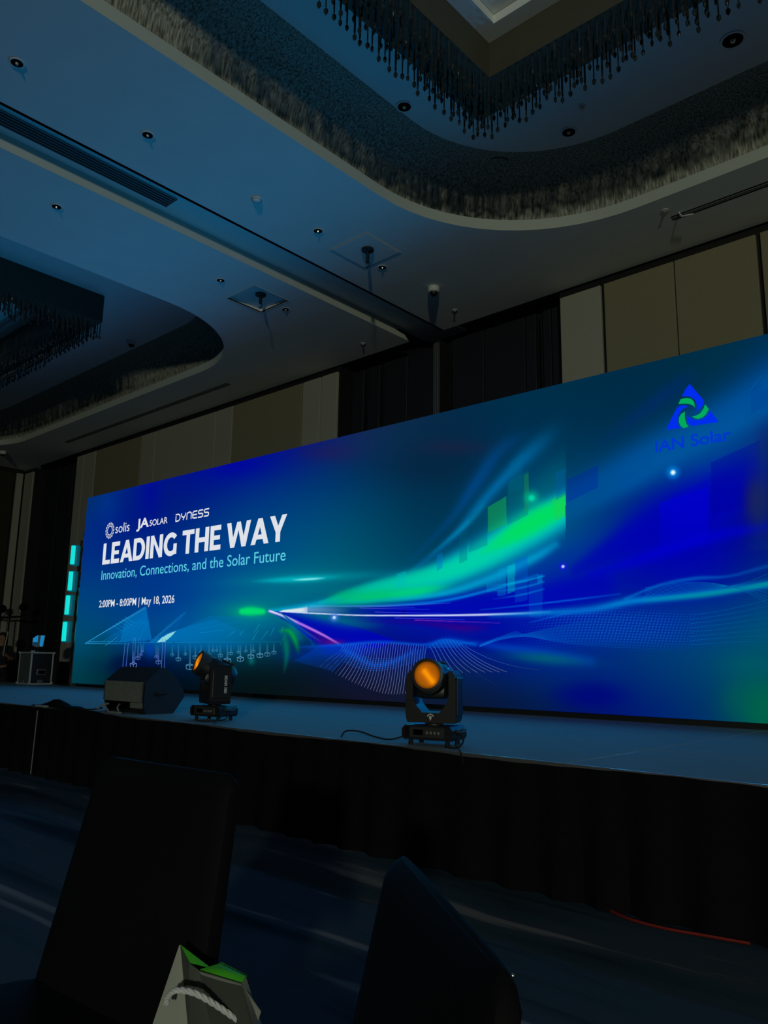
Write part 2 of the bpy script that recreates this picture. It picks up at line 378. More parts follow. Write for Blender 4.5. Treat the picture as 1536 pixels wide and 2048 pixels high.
def rigging(x, y, z, lab, L):
    t = thing('rigging_drop', lab, 'rigging point', (x, y, z))
    MB().lathe([(0.075, 0), (0.075, -0.02), (0.05, -0.035), (0.022, -0.04)], 20).build('plate', 'plastic', t, True)
    MB().lathe([(0.022, -0.03), (0.022, -L), (0.014, -L - 0.01)], 12).build('drop_rod', 'plastic', t, True)
    pts = [(0, 0, -L), (0.03, 0, -L - .02), (0.035, 0, -L - 0.05), (0, 0, -L - .075), (-0.02, 0, -L - 0.05)]
    MB().tube(smoothpath(pts), 0.007, 6).build('hook', 'plastic', t, True)
rigging(-6.08, 6.33, CZ - 0.008, 'black rigging drop hanging from the flush square hatch', 0.17)
rigging(-8.1, 6.33, CZ + 0.05, 'short black rigging drop hanging from the sunken square hatch', 0.13)
# downlights
def downlight(x, y, z, lab, r=0.055, grp=None):
    t = thing('downlight', lab, 'downlight', (x, y, z), 0, grp)
    MB().lathe([(r, 0), (r * 1.22, -0.004), (r * 1.22, -0.008), (r, -0.008)], 24).build('trim_ring', 'ceiling', t, True)
    MB().lathe([(r, -0.0075), (r * 0.98, -0.0085), (0.001, -0.0086)], 24).build('opening', 'hole', t, True)
    MB().lathe([(0.001, -0.026), (r * 0.22, -0.022), (r * 0.3, -0.009)], 12).build('bulb', 'downlight_bulb', t, True)
G = 'unlit downlights sunk in the flat ceiling'
for x, y, l in [(-6.24, 2.2, 'downlight in the top left corner, nearest of the row between channel and big cove'),
                (-6.23, 3.43, 'second downlight from the top left in the row between channel and big cove'),
                (-6.24, 5.66, 'third downlight in the row between channel and big cove, just before the flush hatch'),
                (-6.25, 6.78, 'last downlight between channel and big cove, just behind the flush hatch'),
                (-8.08, 3.43, 'downlight left of the channel, nearest to the camera'),
                (-8.1, 5.66, 'downlight left of the channel, just before the sunken hatch'),
                (-8.11, 6.79, 'downlight left of the channel, just behind the sunken hatch')]:
    downlight(x, y, CZ, l, 0.05, G)
Z2 = CZ + 0.7
for x, y, r, l in [(-4.72, 5.41, 0.07, 'dark downlight in the blue part of the big cove ceiling'), (-3.65, 6.86, 0.07, 'dark downlight at the middle of the big cove ceiling'),
                   (-1.9, 6.7, 0.09, 'dark downlight in the big cove near the right edge')]:
    downlight(x, y, Z2, l, r, 'dark downlights inside the big cove')
def rspeaker(x, y, r, lab):
    t = thing('ceiling_speaker', lab, 'speaker', (x, y, Z2))
    MB().lathe([(r, 0), (r, -0.01), (r * 0.92, -0.014), (r * .9, -.006)], 32).build('rim', 'plastic2', t, True)
    MB().lathe([(r * 0.9, -0.006), (0.001, -0.012)], 32).build('grille', 'plastic', t, True)
rspeaker(-4.56, 6.85, 0.17, 'round dark ceiling loudspeaker in the big cove')
rspeaker(-9.9, 6.3, 0.15, 'round dark ceiling loudspeaker in the small left cove')
t = thing('smoke_detector', 'small round smoke detector on the blue lit ceiling', 'detector', (-6.28, 4.79, CZ))
MB().lathe([(0.05, 0), (0.05, -0.015), (0.03, -0.03), (0.001, -0.032)], 20).build('body', 'ceiling', t, True)
MB().lathe([(0.035, -0.012), (0.056, -0.016), (0.036, -0.02)], 20).build('ring', 'grey_plastic', t, True)
for x, y, z, l in [(-8.12, 8.39, CZ, 'small sprinkler head on the ceiling left of the channel, near the wall'), (-6.3, 8.36, CZ, 'small sprinkler head behind the dome camera right of the channel'),
                   (-3.05, 7.85, CZ, 'small sprinkler head by the end of the right slot diffuser'), (-3.35, 6.6, Z2, 'small sprinkler head inside the big cove')]:
    t = thing('sprinkler', l, 'sprinkler', (x, y, z), 0, 'ceiling sprinklers')
    MB().lathe([(0.04, 0), (0.042, -0.006), (0.02, -0.012)], 16).build('plate', 'white_plastic', t, True)
    MB().lathe([(0.012, -0.008), (0.01, -0.03), (0.025, -0.034), (0.001, -0.036)], 12).build('head', 'alu', t, True)
for x, y, z, l in [(-6.1, 7.63, CZ, 'white dome camera on the ceiling right of the channel end'), (-10.84 * 1.0, 5.98, CZ, None), (-19.43, 7.57, CZ, 'white dome camera on the ceiling at the far left edge')]:
    if l is None:
        k = (Z2 - EYE) / (CZ - EYE); x, y, z = x * k, y * k, Z2; l = 'white dome camera inside the small left cove'
    t = thing('dome_camera', l, 'camera', (x, y, z), 0, 'ceiling dome cameras')
    MB().lathe([(0.075, 0), (0.078, -0.01), (0.075, -0.06), (0.062, -0.072)], 24).build('housing', 'white_plastic', t, True)
    MB().lathe([(0.056, -0.07), (0.052, -0.09), (0.035, -0.113), (0.001, -0.124)], 20).build('dome', 'plastic', t, True)

# ---------------------------------------------------------------- chandeliers (coffer ring with glass drops)
def chandelier(x0, x1, y0, y1, near, label, w=0.42, zb=6.36):
    t = thing('chandelier', label, 'chandelier', (0, 0, 0), 0, 'crystal chandeliers of the ceiling coves')
    def ring(a, z0, z1, wd_):
        mb = MB(); xa, xb, ya, yb = a
        mb.box(xa, xa + wd_, ya + wd_, yb - wd_, z0, z1).box(xb - wd_, xb, ya + wd_, yb - wd_, z0, z1).box(xa, xb, yb - wd_, yb, z0, z1).box(xa, xb, ya, ya + wd_, z0, z1); return mb
    ring((x0, x1, y0, y1), zb, Z2 + 0.01, w).build('fascia', 'soffit', t)
    ring((x0 + w + 0.001, x1 - w - 0.001, y0 + w + 0.001, y1 - w - 0.001), Z2 - 0.09, Z2 - 0.005, 0.16).build('cornice', 'ceiling', t)
    # pendant: rod, drop and cap
    def pend(L, R, br):
        mb = MB(); mb.lathe([(0.004, 0), (R, -0.02), (R * 0.9, -L + 0.05), (0.004, -L + 0.03)], 6)
        mb.lathe([(0.002, -L + 0.035), (br, -L + 0.012), (br, -L - 0.01), (0.002, -L - 0.035)], 8); return mb
    ms = [pend(L, R, br).mesh('crystal_pendant', 'glass', False) for L, R, br in ((0.20, 0.008, 0.015), (0.25, 0.010, 0.017), (0.15, 0.011, 0.014), (0.22, 0.007, 0.018))]
    pts = []; sp = 0.075
    rows = 5
    for r_ in range(rows):
        off = 0.02 + (w - 0.04) * r_ / (rows - 1)
        X0, X1, Y1 = x0 + off, x1 - off, y1 - off
        xe = X0 if near == 'left' else X1
        n = int((Y1 - y0) / sp)
        for k in range(n):
            yy = Y1 - k * sp + random.uniform(-.01, .01)
            if yy > (1.8 if near == 'left' else 2.2): pts.append((xe + random.uniform(-.015, .015), yy, r_))
        n = int((X1 - X0) / sp)
        for k in range(1, n):
            xx = (X0 + k * sp) if near == 'left' else (X1 - k * sp)
            if k * sp < (4.2 if near == 'left' else 8.0): pts.append((xx, Y1 + random.uniform(-.015, .015), r_))
    pts.sort(key=lambda p: math.hypot(p[0], p[1]) + (0 if p[2] in (0, rows - 1) else 100))
    fringe = MB(); plain = [pend(0.21, 0.009, 0.015), pend(0.16, 0.009, 0.015), pend(0.25, 0.009, 0.016)]
    for i, (px, py, r_) in enumerate(pts):
        if i < 290:
            o = bpy.data.objects.new('crystal_pendant', ms[(i * 7 + r_) % 4]); C.objects.link(o); o.parent = t; o.location = (px, py, zb); o.rotation_euler[2] = random.random()
        else:
            q = plain[i % 3]; fringe.add([(a + px, b + py, c + zb) for a, b, c in q.v], q.f)
    if fringe.v: tag(fringe.build('crystal_fringe', 'glass', t), kind='stuff')
    return t
chandelier(-3.95, 2.3, -2.2, 5.62, 'left', 'long crystal fringe chandelier around the coffer of the big right cove')
chandelier(-18.0, -11.1, -2.2, 5.6, 'right', 'crystal fringe chandelier in the small cove at the left edge')

# ---------------------------------------------------------------- stage
SZ = 0.68; SY0 = 3.97
st = thing('stage', 'low stage of grey carpeted decks with black skirt in front of the screen', 'stage')
xs = [-17.51 + 2.18 * k for k in range(10)]
for k in range(9):
    for j in range(4 if k > 0 else 3):
        y0 = SY0 + 1.09 * j
        MB().rbox(xs[k] + 0.006, xs[k + 1] - 0.006, y0 + 0.003, y0 + 1.087, SZ - 0.02, SZ, 0.003, 1).build('deck_panel', 'deck', st)
MB().box(xs[0] + 0.02, xs[-1] - 0.02, SY0 + 0.02, SY0 + 3.25, SZ - 0.16, SZ - 0.003).box(xs[1] + 0.02, xs[-1] - 0.02, SY0 + 3.25, SY0 + 4.34, SZ - 0.16, SZ - 0.003).build('deck_frame', 'alu', st)
MB().box(xs[0], xs[-1], SY0 - 0.008, SY0 + 0.003, SZ - 0.03, SZ - 0.0005).build('edge_trim', 'alu', st)
for k in range(10):
    for j in range(3):
        MB().box(xs[k] - 0.03 + (0.06 if k == 0 else (-0.06 if k == 9 else 0)), xs[k] + 0.03 + (0.06 if k == 0 else (-0.06 if k == 9 else 0)), SY0 + 0.15 + j * 1.5, SY0 + 0.21 + j * 1.5, 0, SZ - 0.16).build('leg', 'alu', st)
def skirt(xa, xb, y, lab, seed, zt=None):
    mb = MB(); n = max(2, int((xb - xa) / 0.05)); nz = 6; v = []; f = []
    rr = random.Random(seed)
    for i in range(n + 1):
        x = xa + (xb - xa) * i / n
        zt_ = SZ - 0.012 + 0.012 * math.sin(x * 2.1) * math.sin(x * 0.7 + 1) if zt is None else zt(x)
        for j in range(nz + 1):
            k = j / nz; yy = y - (0.012 + 0.02 * k) * (1 + math.sin(x * 21 + 1.3 * math.sin(x * 3.1))) - 0.01 * k
            v.append((x, yy, zt_ * (1 - k)))
    for i in range(n):
        for j in range(nz): a = i * (nz + 1) + j; f.append((a, a + 1, a + nz + 2, a + nz + 1))
    mb.add(v, f); o = mb.build('stage_skirt', 'skirt', st, True); return o
ztop = lambda x: SZ - 0.012 + (0.03 * math.exp(-((x + 7.4) / 0.6) ** 2)) + 0.008 * math.sin(x * 3)
skirt(-8.35, xs[-1], SY0 - 0.02, '', 1, ztop)
skirt(xs[0], -8.37, SY0 - 0.03, '', 2, lambda x: SZ - 0.01 + 0.008 * math.sin(x * 2))
tag(MB().tube([(-8.36, SY0 - 0.085, SZ - 0.03), (-8.36, SY0 - 0.09, 0.35), (-8.35, SY0 - 0.1, 0.02)], 0.006, 6).build('hem_cord', 'grey_plastic', st), 'pale hem where the two skirts meet')
# skirt cloth bunched up on the deck edge
mb = MB(); v = []; f = []; n = 26; m_ = 8
for i in range(n + 1):
    s_ = i / n; x = -8.75 + 1.05 * s_
    hgt = 0.01 + 0.075 * math.exp(-((s_ - 0.45) / 0.2) ** 2) + 0.02 * math.exp(-((s_ - .85) / .1) ** 2)
    for j in range(m_ + 1):
        a = PI * j / m_; v.append((x + 0.02 * math.sin(j * 2 + i), SY0 + 0.08 - 0.07 * math.cos(a), SZ + 0.002 + hgt * math.sin(a)))
for i in range(n):
    for j in range(m_): a = i * (m_ + 1) + j; f.append((a, a + 1, a + m_ + 2, a + m_ + 1))
mb.add(v, f)
tag(mb.build('cloth_bundle', 'skirt', None, True), 'bunched black cloth lying on the stage edge at the left', 'cloth')
tag(MB().rbox(-8.52, -8.30, SY0 - .05, SY0 + 0.005, SZ + 0.001, SZ + 0.02, 0.006, 1).build('cloth_label', 'paper'), 'small pale strip peeking out under the bunched black cloth', 'tape')

# ---------------------------------------------------------------- LED screen
A0 = Vector((-14.3, 7.23, 0)); SD = Vector((0.99988, 0.015445, 0)); SN = Vector((0.015445, -0.99988, 0))
SW, Z0s, Z1s = 13.0, 0.735, 4.23
def SP(s, z, off=0.0):
    p = A0 + SD * s + SN * off; return (p.x, p.y, z)
R3 = np.array([list(cam_r), list(cam_u), list(fwd)])
def project(P):
    q = (P - np.array([0, 0, EYE])) @ R3.T
    return 768 + F_PX * q[:, 0] / q[:, 2], 1024 - F_PX * q[:, 1] / q[:, 2]
def px2s(x, y):   # where on the screen plane a feature of its picture lies
    x = float(x); y = float(y)
    d = (x - 768) * cam_r - (y - 1024) * cam_u + F_PX * fwd
    k = A0.dot(SN) / d.dot(SN); P = d * k + Vector((0, 0, EYE)); return (P - A0).dot(SD), P.z
scr = thing('led_screen', 'huge blue LED wall across the stage reading LEADING THE WAY', 'screen')
bk = MB()
for s0 in np.arange(0, 13, 0.5):
    for z0 in np.arange(0, 7):
        za = Z0s + 0.5 * z0 * (3.495 / 3.5)
        pass
q = [SP(0.0, 0, -0.01), SP(SW, 0, -0.01), SP(SW, 0, -0.12), SP(0.0, 0, -0.12)]
bk.add([(a, b, z) for z in (Z0s, Z1s) for a, b, _ in q], [(0, 1, 2, 3), (7, 6, 5, 4), (0, 4, 5, 1), (1, 5, 6, 2), (2, 6, 7, 3), (3, 7, 4, 0)])
bk.build('cabinet_frame', 'plastic', scr)
for s_ in (-0.02, SW + 0.02):
    eb = MB()
    q = [SP(s_ - 0.02, 0, 0.0), SP(s_ + 0.018, 0, 0.0), SP(s_ + 0.018, 0, -0.14), SP(s_ - 0.02, 0, -0.14)]
    eb.add([(a, b, z) for z in (SZ, 2.5 if s_ < 1 else Z1s) for a, b, _ in q], [(0, 1, 2, 3), (7, 6, 5, 4), (0, 4, 5, 1), (1, 5, 6, 2), (2, 6, 7, 3), (3, 7, 4, 0)])
    eb.build('side_rail', 'alu', scr)
b2 = MB(); q = [SP(0.1, 0, -0.03), SP(SW, 0, -0.03), SP(SW, 0, -0.5), SP(0.1, 0, -0.5)]
b2.add([(a, b, z) for z in (SZ, Z0s - 0.001) for a, b, _ in q], [(0, 1, 2, 3), (7, 6, 5, 4), (0, 4, 5, 1), (1, 5, 6, 2), (2, 6, 7, 3), (3, 7, 4, 0)])
b2.build('base_beam', 'black', scr)
for s_ in np.arange(0.6, 13, 2.0):
    a = SP(s_, SZ, -0.16); b = SP(s_, SZ, -0.9); c = SP(s_, 3.6, -0.16)
    MB().tube([a, c], 0.03, 8).tube([b, c], 0.025, 8).tube([(a[0], a[1], SZ + .03), (b[0], b[1], SZ + .03)], 0.025, 8).build('rear_brace', 'alu', scr)

# --- the picture on the screen
KX = [175, 250, 330, 420, 500, 600, 700, 800, 900, 1000, 1100, 1200, 1300, 1400, 1480, 1536]
KV = [0, .15, .3, .45, .6, .75, .88, 1]
KC = [
 [(0,52,95),(0,50,125),(0,45,130),(0,62,125),(0,70,118),(0,78,110),(0,70,88),(0,62,72)],
 [(0,30,135),(0,15,135),(0,38,125),(0,52,130),(0,60,135),(0,62,125),(0,12,35),(0,18,28)],
 [(0,22,125),(0,25,118),(0,42,128),(0,52,138),(0,55,138),(0,85,150),(0,10,60),(0,10,16)],
 [(0,10,150),(0,36,128),(0,58,130),(0,62,142),(0,75,145),(0,105,160),(0,35,50),(3,12,15)],
 [(0,8,150),(0,48,128),(0,68,130),(0,72,138),(0,105,140),(0,108,135),(3,25,28),(4,16,16)],
 [(4,14,130),(0,52,118),(0,72,125),(0,88,128),(0,115,138),(0,60,120),(5,22,36),(8,20,22)],
 [(24,36,82),(0,50,100),(0,72,108),(0,85,108),(0,95,118),(0,20,130),(8,22,66),(20,16,32)],
 [(12,44,72),(5,44,76),(0,55,86),(0,65,96),(0,80,112),(0,0,170),(8,26,72),(20,20,36)],
 [(5,40,70),(5,35,65),(0,45,70),(0,52,82),(0,90,122),(0,5,175),(5,42,78),(12,22,44)],
 [(0,45,72),(0,45,76),(0,62,100),(0,88,122),(0,60,140),(0,0,170),(0,32,108),(8,20,48)],
 [(0,45,70),(0,48,78),(0,70,112),(0,100,125),(0,30,170),(0,20,165),(0,48,122),(2,24,66)],
 [(0,42,68),(0,45,72),(0,55,95),(0,62,132),(0,10,165),(0,50,135),(0,34,120),(0,8,112)],
 [(0,42,70),(0,44,72),(0,62,122),(0,5,160),(0,0,165),(0,62,125),(0,52,112),(0,26,112)],
 [(0,45,62),(0,48,78),(0,72,148),(0,0,175),(0,0,178),(0,70,122),(0,60,112),(0,42,105)],
 [(0,45,62),(0,52,100),(0,80,160),(0,0,165),(0,12,140),(0,72,120),(0,76,100),(0,64,84)],
 [(0,42,72),(0,68,150),(6,30,110),(6,14,80),(0,40,120),(0,88,120),(0,78,84),(0,98,72)]]
def base_grid():
    a = np.array(KC, float); nx, ny = 240, 110
    gx = np.linspace(150, 1545, nx); gy = np.linspace(0, 1, ny)
    t1 = np.array([[np.interp(gx, KX, a[:, j, c]) for c in range(3)] for j in range(len(KV))])      # v,c,x
    t2 = np.array([[np.interp(gy, KV, t1[:, c, i]) for i in range(nx)] for c in range(3)])          # c,x,y
    for _ in range(4):
        for ax, w in ((1, 6), (2, 4)):
            k = np.ones(2 * w + 1) / (2 * w + 1); pad = [(0, 0)] * 3; pad[ax] = (w, w)
            t2 = np.apply_along_axis(lambda m: np.convolve(m, k, mode='valid'), ax, np.pad(t2, pad, mode='edge'))
    return gx, gy, t2
def paint(X, Y):
    gx, gy, T = base_grid()
    yt = 997 - 0.244 * (X - 175); yb = 1369 + 0.0546 * (X - 143); V = np.clip((Y - yt) / (yb - yt), 0, 1)
    fx = np.clip((X - gx[0]) / (gx[1] - gx[0]), 0, len(gx) - 1.001); fy = V * (len(gy) - 1.001)
    i = fx.astype(int); j = fy.astype(int); u = fx - i; w = fy - j
    col = np.stack([(T[c, i, j] * (1 - u) + T[c, i + 1, j] * u) * (1 - w) + (T[c, i, j + 1] * (1 - u) + T[c, i + 1, j + 1] * u) * w for c in range(3)], 1)
    ID = np.arange(len(X))
    def over(idx, a, c):
        a = np.clip(a, 0, 1)[:, None]; col[idx] = col[idx] * (1 - a) + np.array(c, float) * a
    def near(x0, x1, y0, y1): return ID[(X > x0) & (X < x1) & (Y > y0) & (Y < y1)]
    def stroke(pts, c, alpha=1.0, p=2.0, x_end=None, nn=10, cmul=None):
        # pts: (x, y, half width[, alpha])
        P = np.array([list(q) + [1.0] * (4 - len(q)) for q in pts], float)
        D = []
        for k in range(len(P) - 1):
            a0 = P[max(k - 1, 0)]; a1 = P[k]; a2 = P[k + 1]; a3 = P[min(k + 2, len(P) - 1)]
            for t in np.arange(nn) / nn:
                D.append(0.5 * (2 * a1 + (a2 - a0) * t + (2 * a0 - 5 * a1 + 4 * a2 - a3) * t * t + (3 * a1 - a0 - 3 * a2 + a3) * t ** 3))
        D.append(P[-1]); D = np.array(D); mx = D[:, 2].max() * 3 + 2
        idx = near(D[:, 0].min() - mx, D[:, 0].max() + mx, D[:, 1].min() - mx, D[:, 1].max() + mx)
        if x_end is not None: idx = idx[X[idx] < x_end]
        if len(idx) == 0: return
        x = X[idx]; y = Y[idx]; best = np.zeros(len(idx))
        for k in range(len(D) - 1):
            ax, ay, wa, la = D[k]; bx, by, wb, lb = D[k + 1]; dx, dy = bx - ax, by - ay; L = dx * dx + dy * dy + 1e-9
            sel = (x > min(ax, bx) - mx) & (x < max(ax, bx) + mx)
            xx = x[sel]; yy = y[sel]
            t = np.clip(((xx - ax) * dx + (yy - ay) * dy) / L, 0, 1)
            d = np.hypot(xx - ax - t * dx, yy - ay - t * dy); ww = wa + (wb - wa) * t
            val = (la + (lb - la) * t) * np.exp(-(d / np.maximum(ww, 0.3)) ** p * 0.9)
            b = best[sel]; best[sel] = np.maximum(b, val)
        over(idx, best * alpha, c)
    def blob(cx, cy, rx, ry, c, alpha=1.0, p=2.0, ang=0.0):
        m = max(rx, ry) * 3; idx = near(cx - m, cx + m, cy - m, cy + m); x = X[idx] - cx; y = Y[idx] - cy
        ca, sa = math.cos(math.radians(ang)), math.sin(math.radians(ang)); xr = x * ca + y * sa; yr = -x * sa + y * ca
        over(idx, alpha * np.exp(-((xr / rx) ** 2 + (yr / ry) ** 2) ** (p / 2)), c)
    def poly(pts, c, alpha=1.0, fade=None):
        P = np.array(pts, float); idx = near(P[:, 0].min(), P[:, 0].max(), P[:, 1].min(), P[:, 1].max()); x = X[idx]; y = Y[idx]
        ins = np.zeros(len(idx), bool); n = len(P)
        for k in range(n):
            (xa, ya), (xb, yb_) = P[k], P[(k + 1) % n]
            if ya == yb_: continue
            ins ^= ((ya > y) != (yb_ > y)) & (x < (xb - xa) * (y - ya) / (yb_ - ya) + xa)
        a = alpha * ins
        if fade is not None:  # fade from point a to b
            (xa, ya), (xb, yb_) = fade; dx, dy = xb - xa, yb_ - ya
            a = a * np.clip(1 - ((x - xa) * dx + (y - ya) * dy) / (dx * dx + dy * dy), 0, 1)
        over(idx, a, c)
    # reddish tint at the top, ripple shading
    blob(660, 905, 60, 18, (36, 26, 84), .5); blob(905, 895, 70, 16, (40, 30, 62), .45); blob(850, 930, 110, 40, (5, 36, 62), .5)
    blob(300, 975, 22, 60, (0, 0, 165), .45); blob(470, 930, 55, 22, (0, 0, 165), .5); blob(215, 1010, 25, 40, (0, 60, 150), .4)
    # long haze beams to the upper right
    stroke([(720, 1200, 8, .3), (900, 1120, 16, .5), (1100, 1020, 26, .8), (1300, 905, 34), (1420, 845, 36), (1545, 770, 36), (1700, 680, 36), (1900, 580, 30, 0)], (0, 84, 160), .75)
    stroke([(1100, 1050, 10, .2), (1250, 970, 22), (1400, 885, 24), (1540, 820, 22)], (0, 92, 165), .55)
    stroke([(1180, 900, 6, 0), (1330, 790, 16, .8), (1400, 735, 14, 0)], (0, 40, 130), .45)
    stroke([(820, 1120, 3, .2), (900, 1040, 8, .6), (950, 970, 13), (1000, 900, 14, .7), (1060, 860, 12, 0)], (0, 72, 140), .7)
    stroke([(800, 1160, 3, .4), (900, 1080, 7, .7), (960, 1010, 10), (1010, 955, 12), (1060, 905, 16, .8), (1120, 850, 16, 0)], (0, 108, 170), .75)
    stroke([(860, 1110, 2, .2), (920, 1060, 5), (955, 1025, 5, .9), (975, 1000, 4, 0)], (0, 135, 180), .6)
    stroke([(950, 1100, 6, .3), (1050, 1020, 26, .8), (1110, 960, 30, .8), (1150, 900, 22, 0)], (0, 105, 120), .6, x_end=1132)
    # dark wedge below the beam
    stroke([(700, 1222, 4, .2), (800, 1220, 12), (900, 1212, 22), (1000, 1203, 26), (1090, 1195, 28, .9), (1200, 1170, 30, .8)], (0, 0, 180), .8, p=3)
    stroke([(1000, 1250, 10, .4), (900, 1245, 12), (800, 1240, 10, .8), (720, 1240, 6, .2)], (0, 0, 165), .7, p=3)
    stroke([(1150, 1140, 10, .5), (1250, 1085, 30), (1340, 1040, 50), (1450, 985, 50), (1500, 950, 40, .5)], (0, 0, 178), .8, p=3)
    stroke([(1180, 1150, 8, .5), (1290, 1115, 14), (1400, 1078, 14), (1545, 1050, 10, .6), (1750, 1010, 10, 0)], (0, 0, 205), .7)
    poly([(1320, 1005), (1415, 975), (1415, 1090), (1320, 1105)], (0, 0, 220), .5, ((1370, 1010), (1370, 1110)))
    poly([(1340, 990), (1418, 960), (1418, 1060), (1340, 1080)], (0, 0, 200), .3)
    poly([(1422, 925), (1520, 880), (1520, 1010), (1422, 1030)], (0, 0, 150), .35)
    blob(1515, 1000, 26, 50, (26, 34, 84), .8, 3); blob(1540, 900, 24, 60, (12, 30, 100), .6, 3)
    # bright green and cyan beam
    stroke([(600, 1216, 3, .5), (680, 1200, 10, .8), (760, 1180, 18), (860, 1160, 26), (960, 1115, 34), (1050, 1065, 38), (1120, 1025, 34), (1150, 1005, 30)], (0, 190, 205), .85, p=3.2, x_end=1131)
    stroke([(640, 1205, 3, .3), (720, 1180, 10, .8), (820, 1160, 16), (900, 1140, 20), (980, 1102, 26), (1060, 1052, 28), (1150, 1003, 22)], (0, 218, 160), .75, p=3, x_end=1131)
    stroke([(960, 1108, 5, .2), (1020, 1072, 16, .9), (1070, 1042, 22), (1110, 1020, 18), (1150, 998, 14)], (0, 222, 96), .95, p=3, x_end=1131)
    blob(745, 1193, 70, 14, (0, 205, 105), .8, 3, -8); blob(830, 1185, 60, 12, (0, 218, 120), .8, 3, -10)
    blob(690, 1188, 30, 10, (0, 180, 100), .5, 2, -10)
    poly([(1131, 985), (1131, 1032), (1110, 1042), (1104, 1000)], (30, 205, 80), .5)
    stroke([(700, 1205, 3, .3), (860, 1192, 6), (960, 1165, 9), (1060, 1120, 10), (1110, 1090, 8, .6)], (0, 185, 225), .65)
    stroke([(680, 1212, 2, .3), (860, 1205, 3), (980, 1180, 3), (1075, 1150, 3, .5)], (0, 140, 230), .7)
    # angular city-like fragments
    for pp, c, a in [([(976, 1014), (1013, 992), (1013, 1048), (976, 1066)], (20, 170, 80), .75), ([(1015, 965), (1056, 940), (1056, 1030), (1015, 1050)], (0, 110, 110), .45),
                     ([(1048, 950), (1058, 945), (1058, 1020), (1048, 1024)], (40, 160, 70), .4),
                     ([(1020, 925), (1045, 905), (1045, 975), (1020, 985)], (0, 100, 140), .35), ([(1112, 945), (1131, 935), (1131, 990), (1112, 1000)], (0, 90, 160), .5),
                     ([(874, 1110), (885, 1105), (885, 1135), (874, 1142)], (0, 120, 200), .6), ([(793, 1148), (812, 1142), (812, 1170), (793, 1176)], (0, 190, 190), .6),
                     ([(918, 1070), (935, 1060), (935, 1120), (918, 1128)], (0, 90, 120), .4), ([(938, 1030), (975, 1010), (975, 1090), (938, 1105)], (0, 80, 110), .35),
                     ([(995, 1140), (1012, 1134), (1012, 1190), (995, 1192)], (0, 150, 205), .5), ([(1015, 1132), (1030, 1128), (1030, 1182), (1015, 1188)], (0, 190, 205), .65),
                     ([(973, 1160), (995, 1155), (995, 1182), (973, 1184)], (0, 140, 205), .55), ([(1030, 1120), (1055, 1112), (1055, 1200), (1030, 1205)], (0, 90, 200), .5),
                     ([(1058, 1164), (1085, 1158), (1085, 1235), (1058, 1235)], (0, 100, 195), .45), ([(1075, 1150), (1085, 1148), (1085, 1165), (1075, 1166)], (0, 150, 215), .6),
                     ([(1133, 960), (1196, 930), (1196, 975), (1133, 1005)], (0, 30, 160), .45), ([(803, 1220), (812, 1220), (812, 1234), (803, 1236)], (10, 0, 110), .6),
                     ([(1502, 780), (1536, 750), (1545, 800), (1502, 830)], (0, 60, 140), .4)]:
        poly(pp, c, a * .72)
    for y_, a in ((1164, .7), (1176, .5), (1190, .45)): stroke([(985, y_ + 8, 1.5, .2), (1040, y_, 1.8), (1088, y_ - 12, 1.5, .8)], (0, 170, 225), a)
    # flare on the horizon, red and white trails
    blob(500, 1222, 70, 26, (0, 135, 130), .6); blob(500, 1224, 30, 12, (0, 200, 110), .6)
    stroke([(484, 1223, 6), (500, 1222, 8), (525, 1223, 6)], (0, 222, 110), .95, p=3)
    stroke([(540, 1222, 4), (600, 1214, 6), (640, 1208, 9, .6)], (0, 170, 215), .7)
    poly([(540, 1222), (620, 1228), (720, 1256), (790, 1280), (760, 1296), (650, 1298), (590, 1256)], (0, 4, 180), .88)
    stroke([(575, 1226, 3, .3), (640, 1234, 10), (700, 1244, 12, .9), (760, 1250, 8, .2)], (0, 105, 140), .75)
    poly([(585, 1238), (640, 1262), (684, 1291), (642, 1292), (600, 1256)], (70, 10, 120), .85, ((680, 1290), (580, 1230)))
    blob(672, 1286, 16, 6, (150, 0, 110), .7)
    stroke([(538, 1222, 2), (570, 1234, 2.6), (610, 1252, 2.6), (650, 1272, 2.2), (688, 1294, 1.8, .5)], (190, 120, 235), .95, p=3)
    stroke([(540, 1222, 1.5), (565, 1231, 2), (595, 1244, 1.5, .3)], (230, 235, 255), .95, p=3)
    stroke([(690, 1244, 2, .0), (830, 1244, 5, .4), (930, 1256, 8, .7), (985, 1252, 6, 0)], (70, 0, 120), .8)
    stroke([(830, 1240, .8), (1000, 1246, .9, .4)], (200, 60, 200), .7)
    stroke([(565, 1222, 1.8), (590, 1221, 4), (614, 1220, 6)], (225, 235, 240), .97, p=4, x_end=615)
    stroke([(614, 1220, 6, .8), (660, 1220, 7, .5), (700, 1222, 6, 0)], (150, 165, 225), .8)
    stroke([(560, 1223, 1), (700, 1230, 1.2), (800, 1231, 1.4), (900, 1230.5, 1.8), (980, 1229, 2), (1040, 1227, 2.2, .8), (1100, 1224, 2.4, .4)], (215, 225, 255), .97, p=3)
    stroke([(620, 1212, .8, .6), (760, 1212, 1, .7), (900, 1206, .9, .3)], (120, 190, 255), .7)
    # teal streak
    blob(600, 1160, 150, 26, (0, 115, 135), .55); blob(640, 1155, 130, 9, (0, 150, 160), .55, 2, -3)
    stroke([(500, 1163, 2, 0), (560, 1160, 5), (620, 1157, 6), (690, 1152, 3, 0)], (0, 175, 190), .85)
    stroke([(586, 1160, 1.2, .3), (605, 1159, 2), (630, 1157.5, 2), (650, 1156, 1.2, .3)], (140, 235, 235), .9)
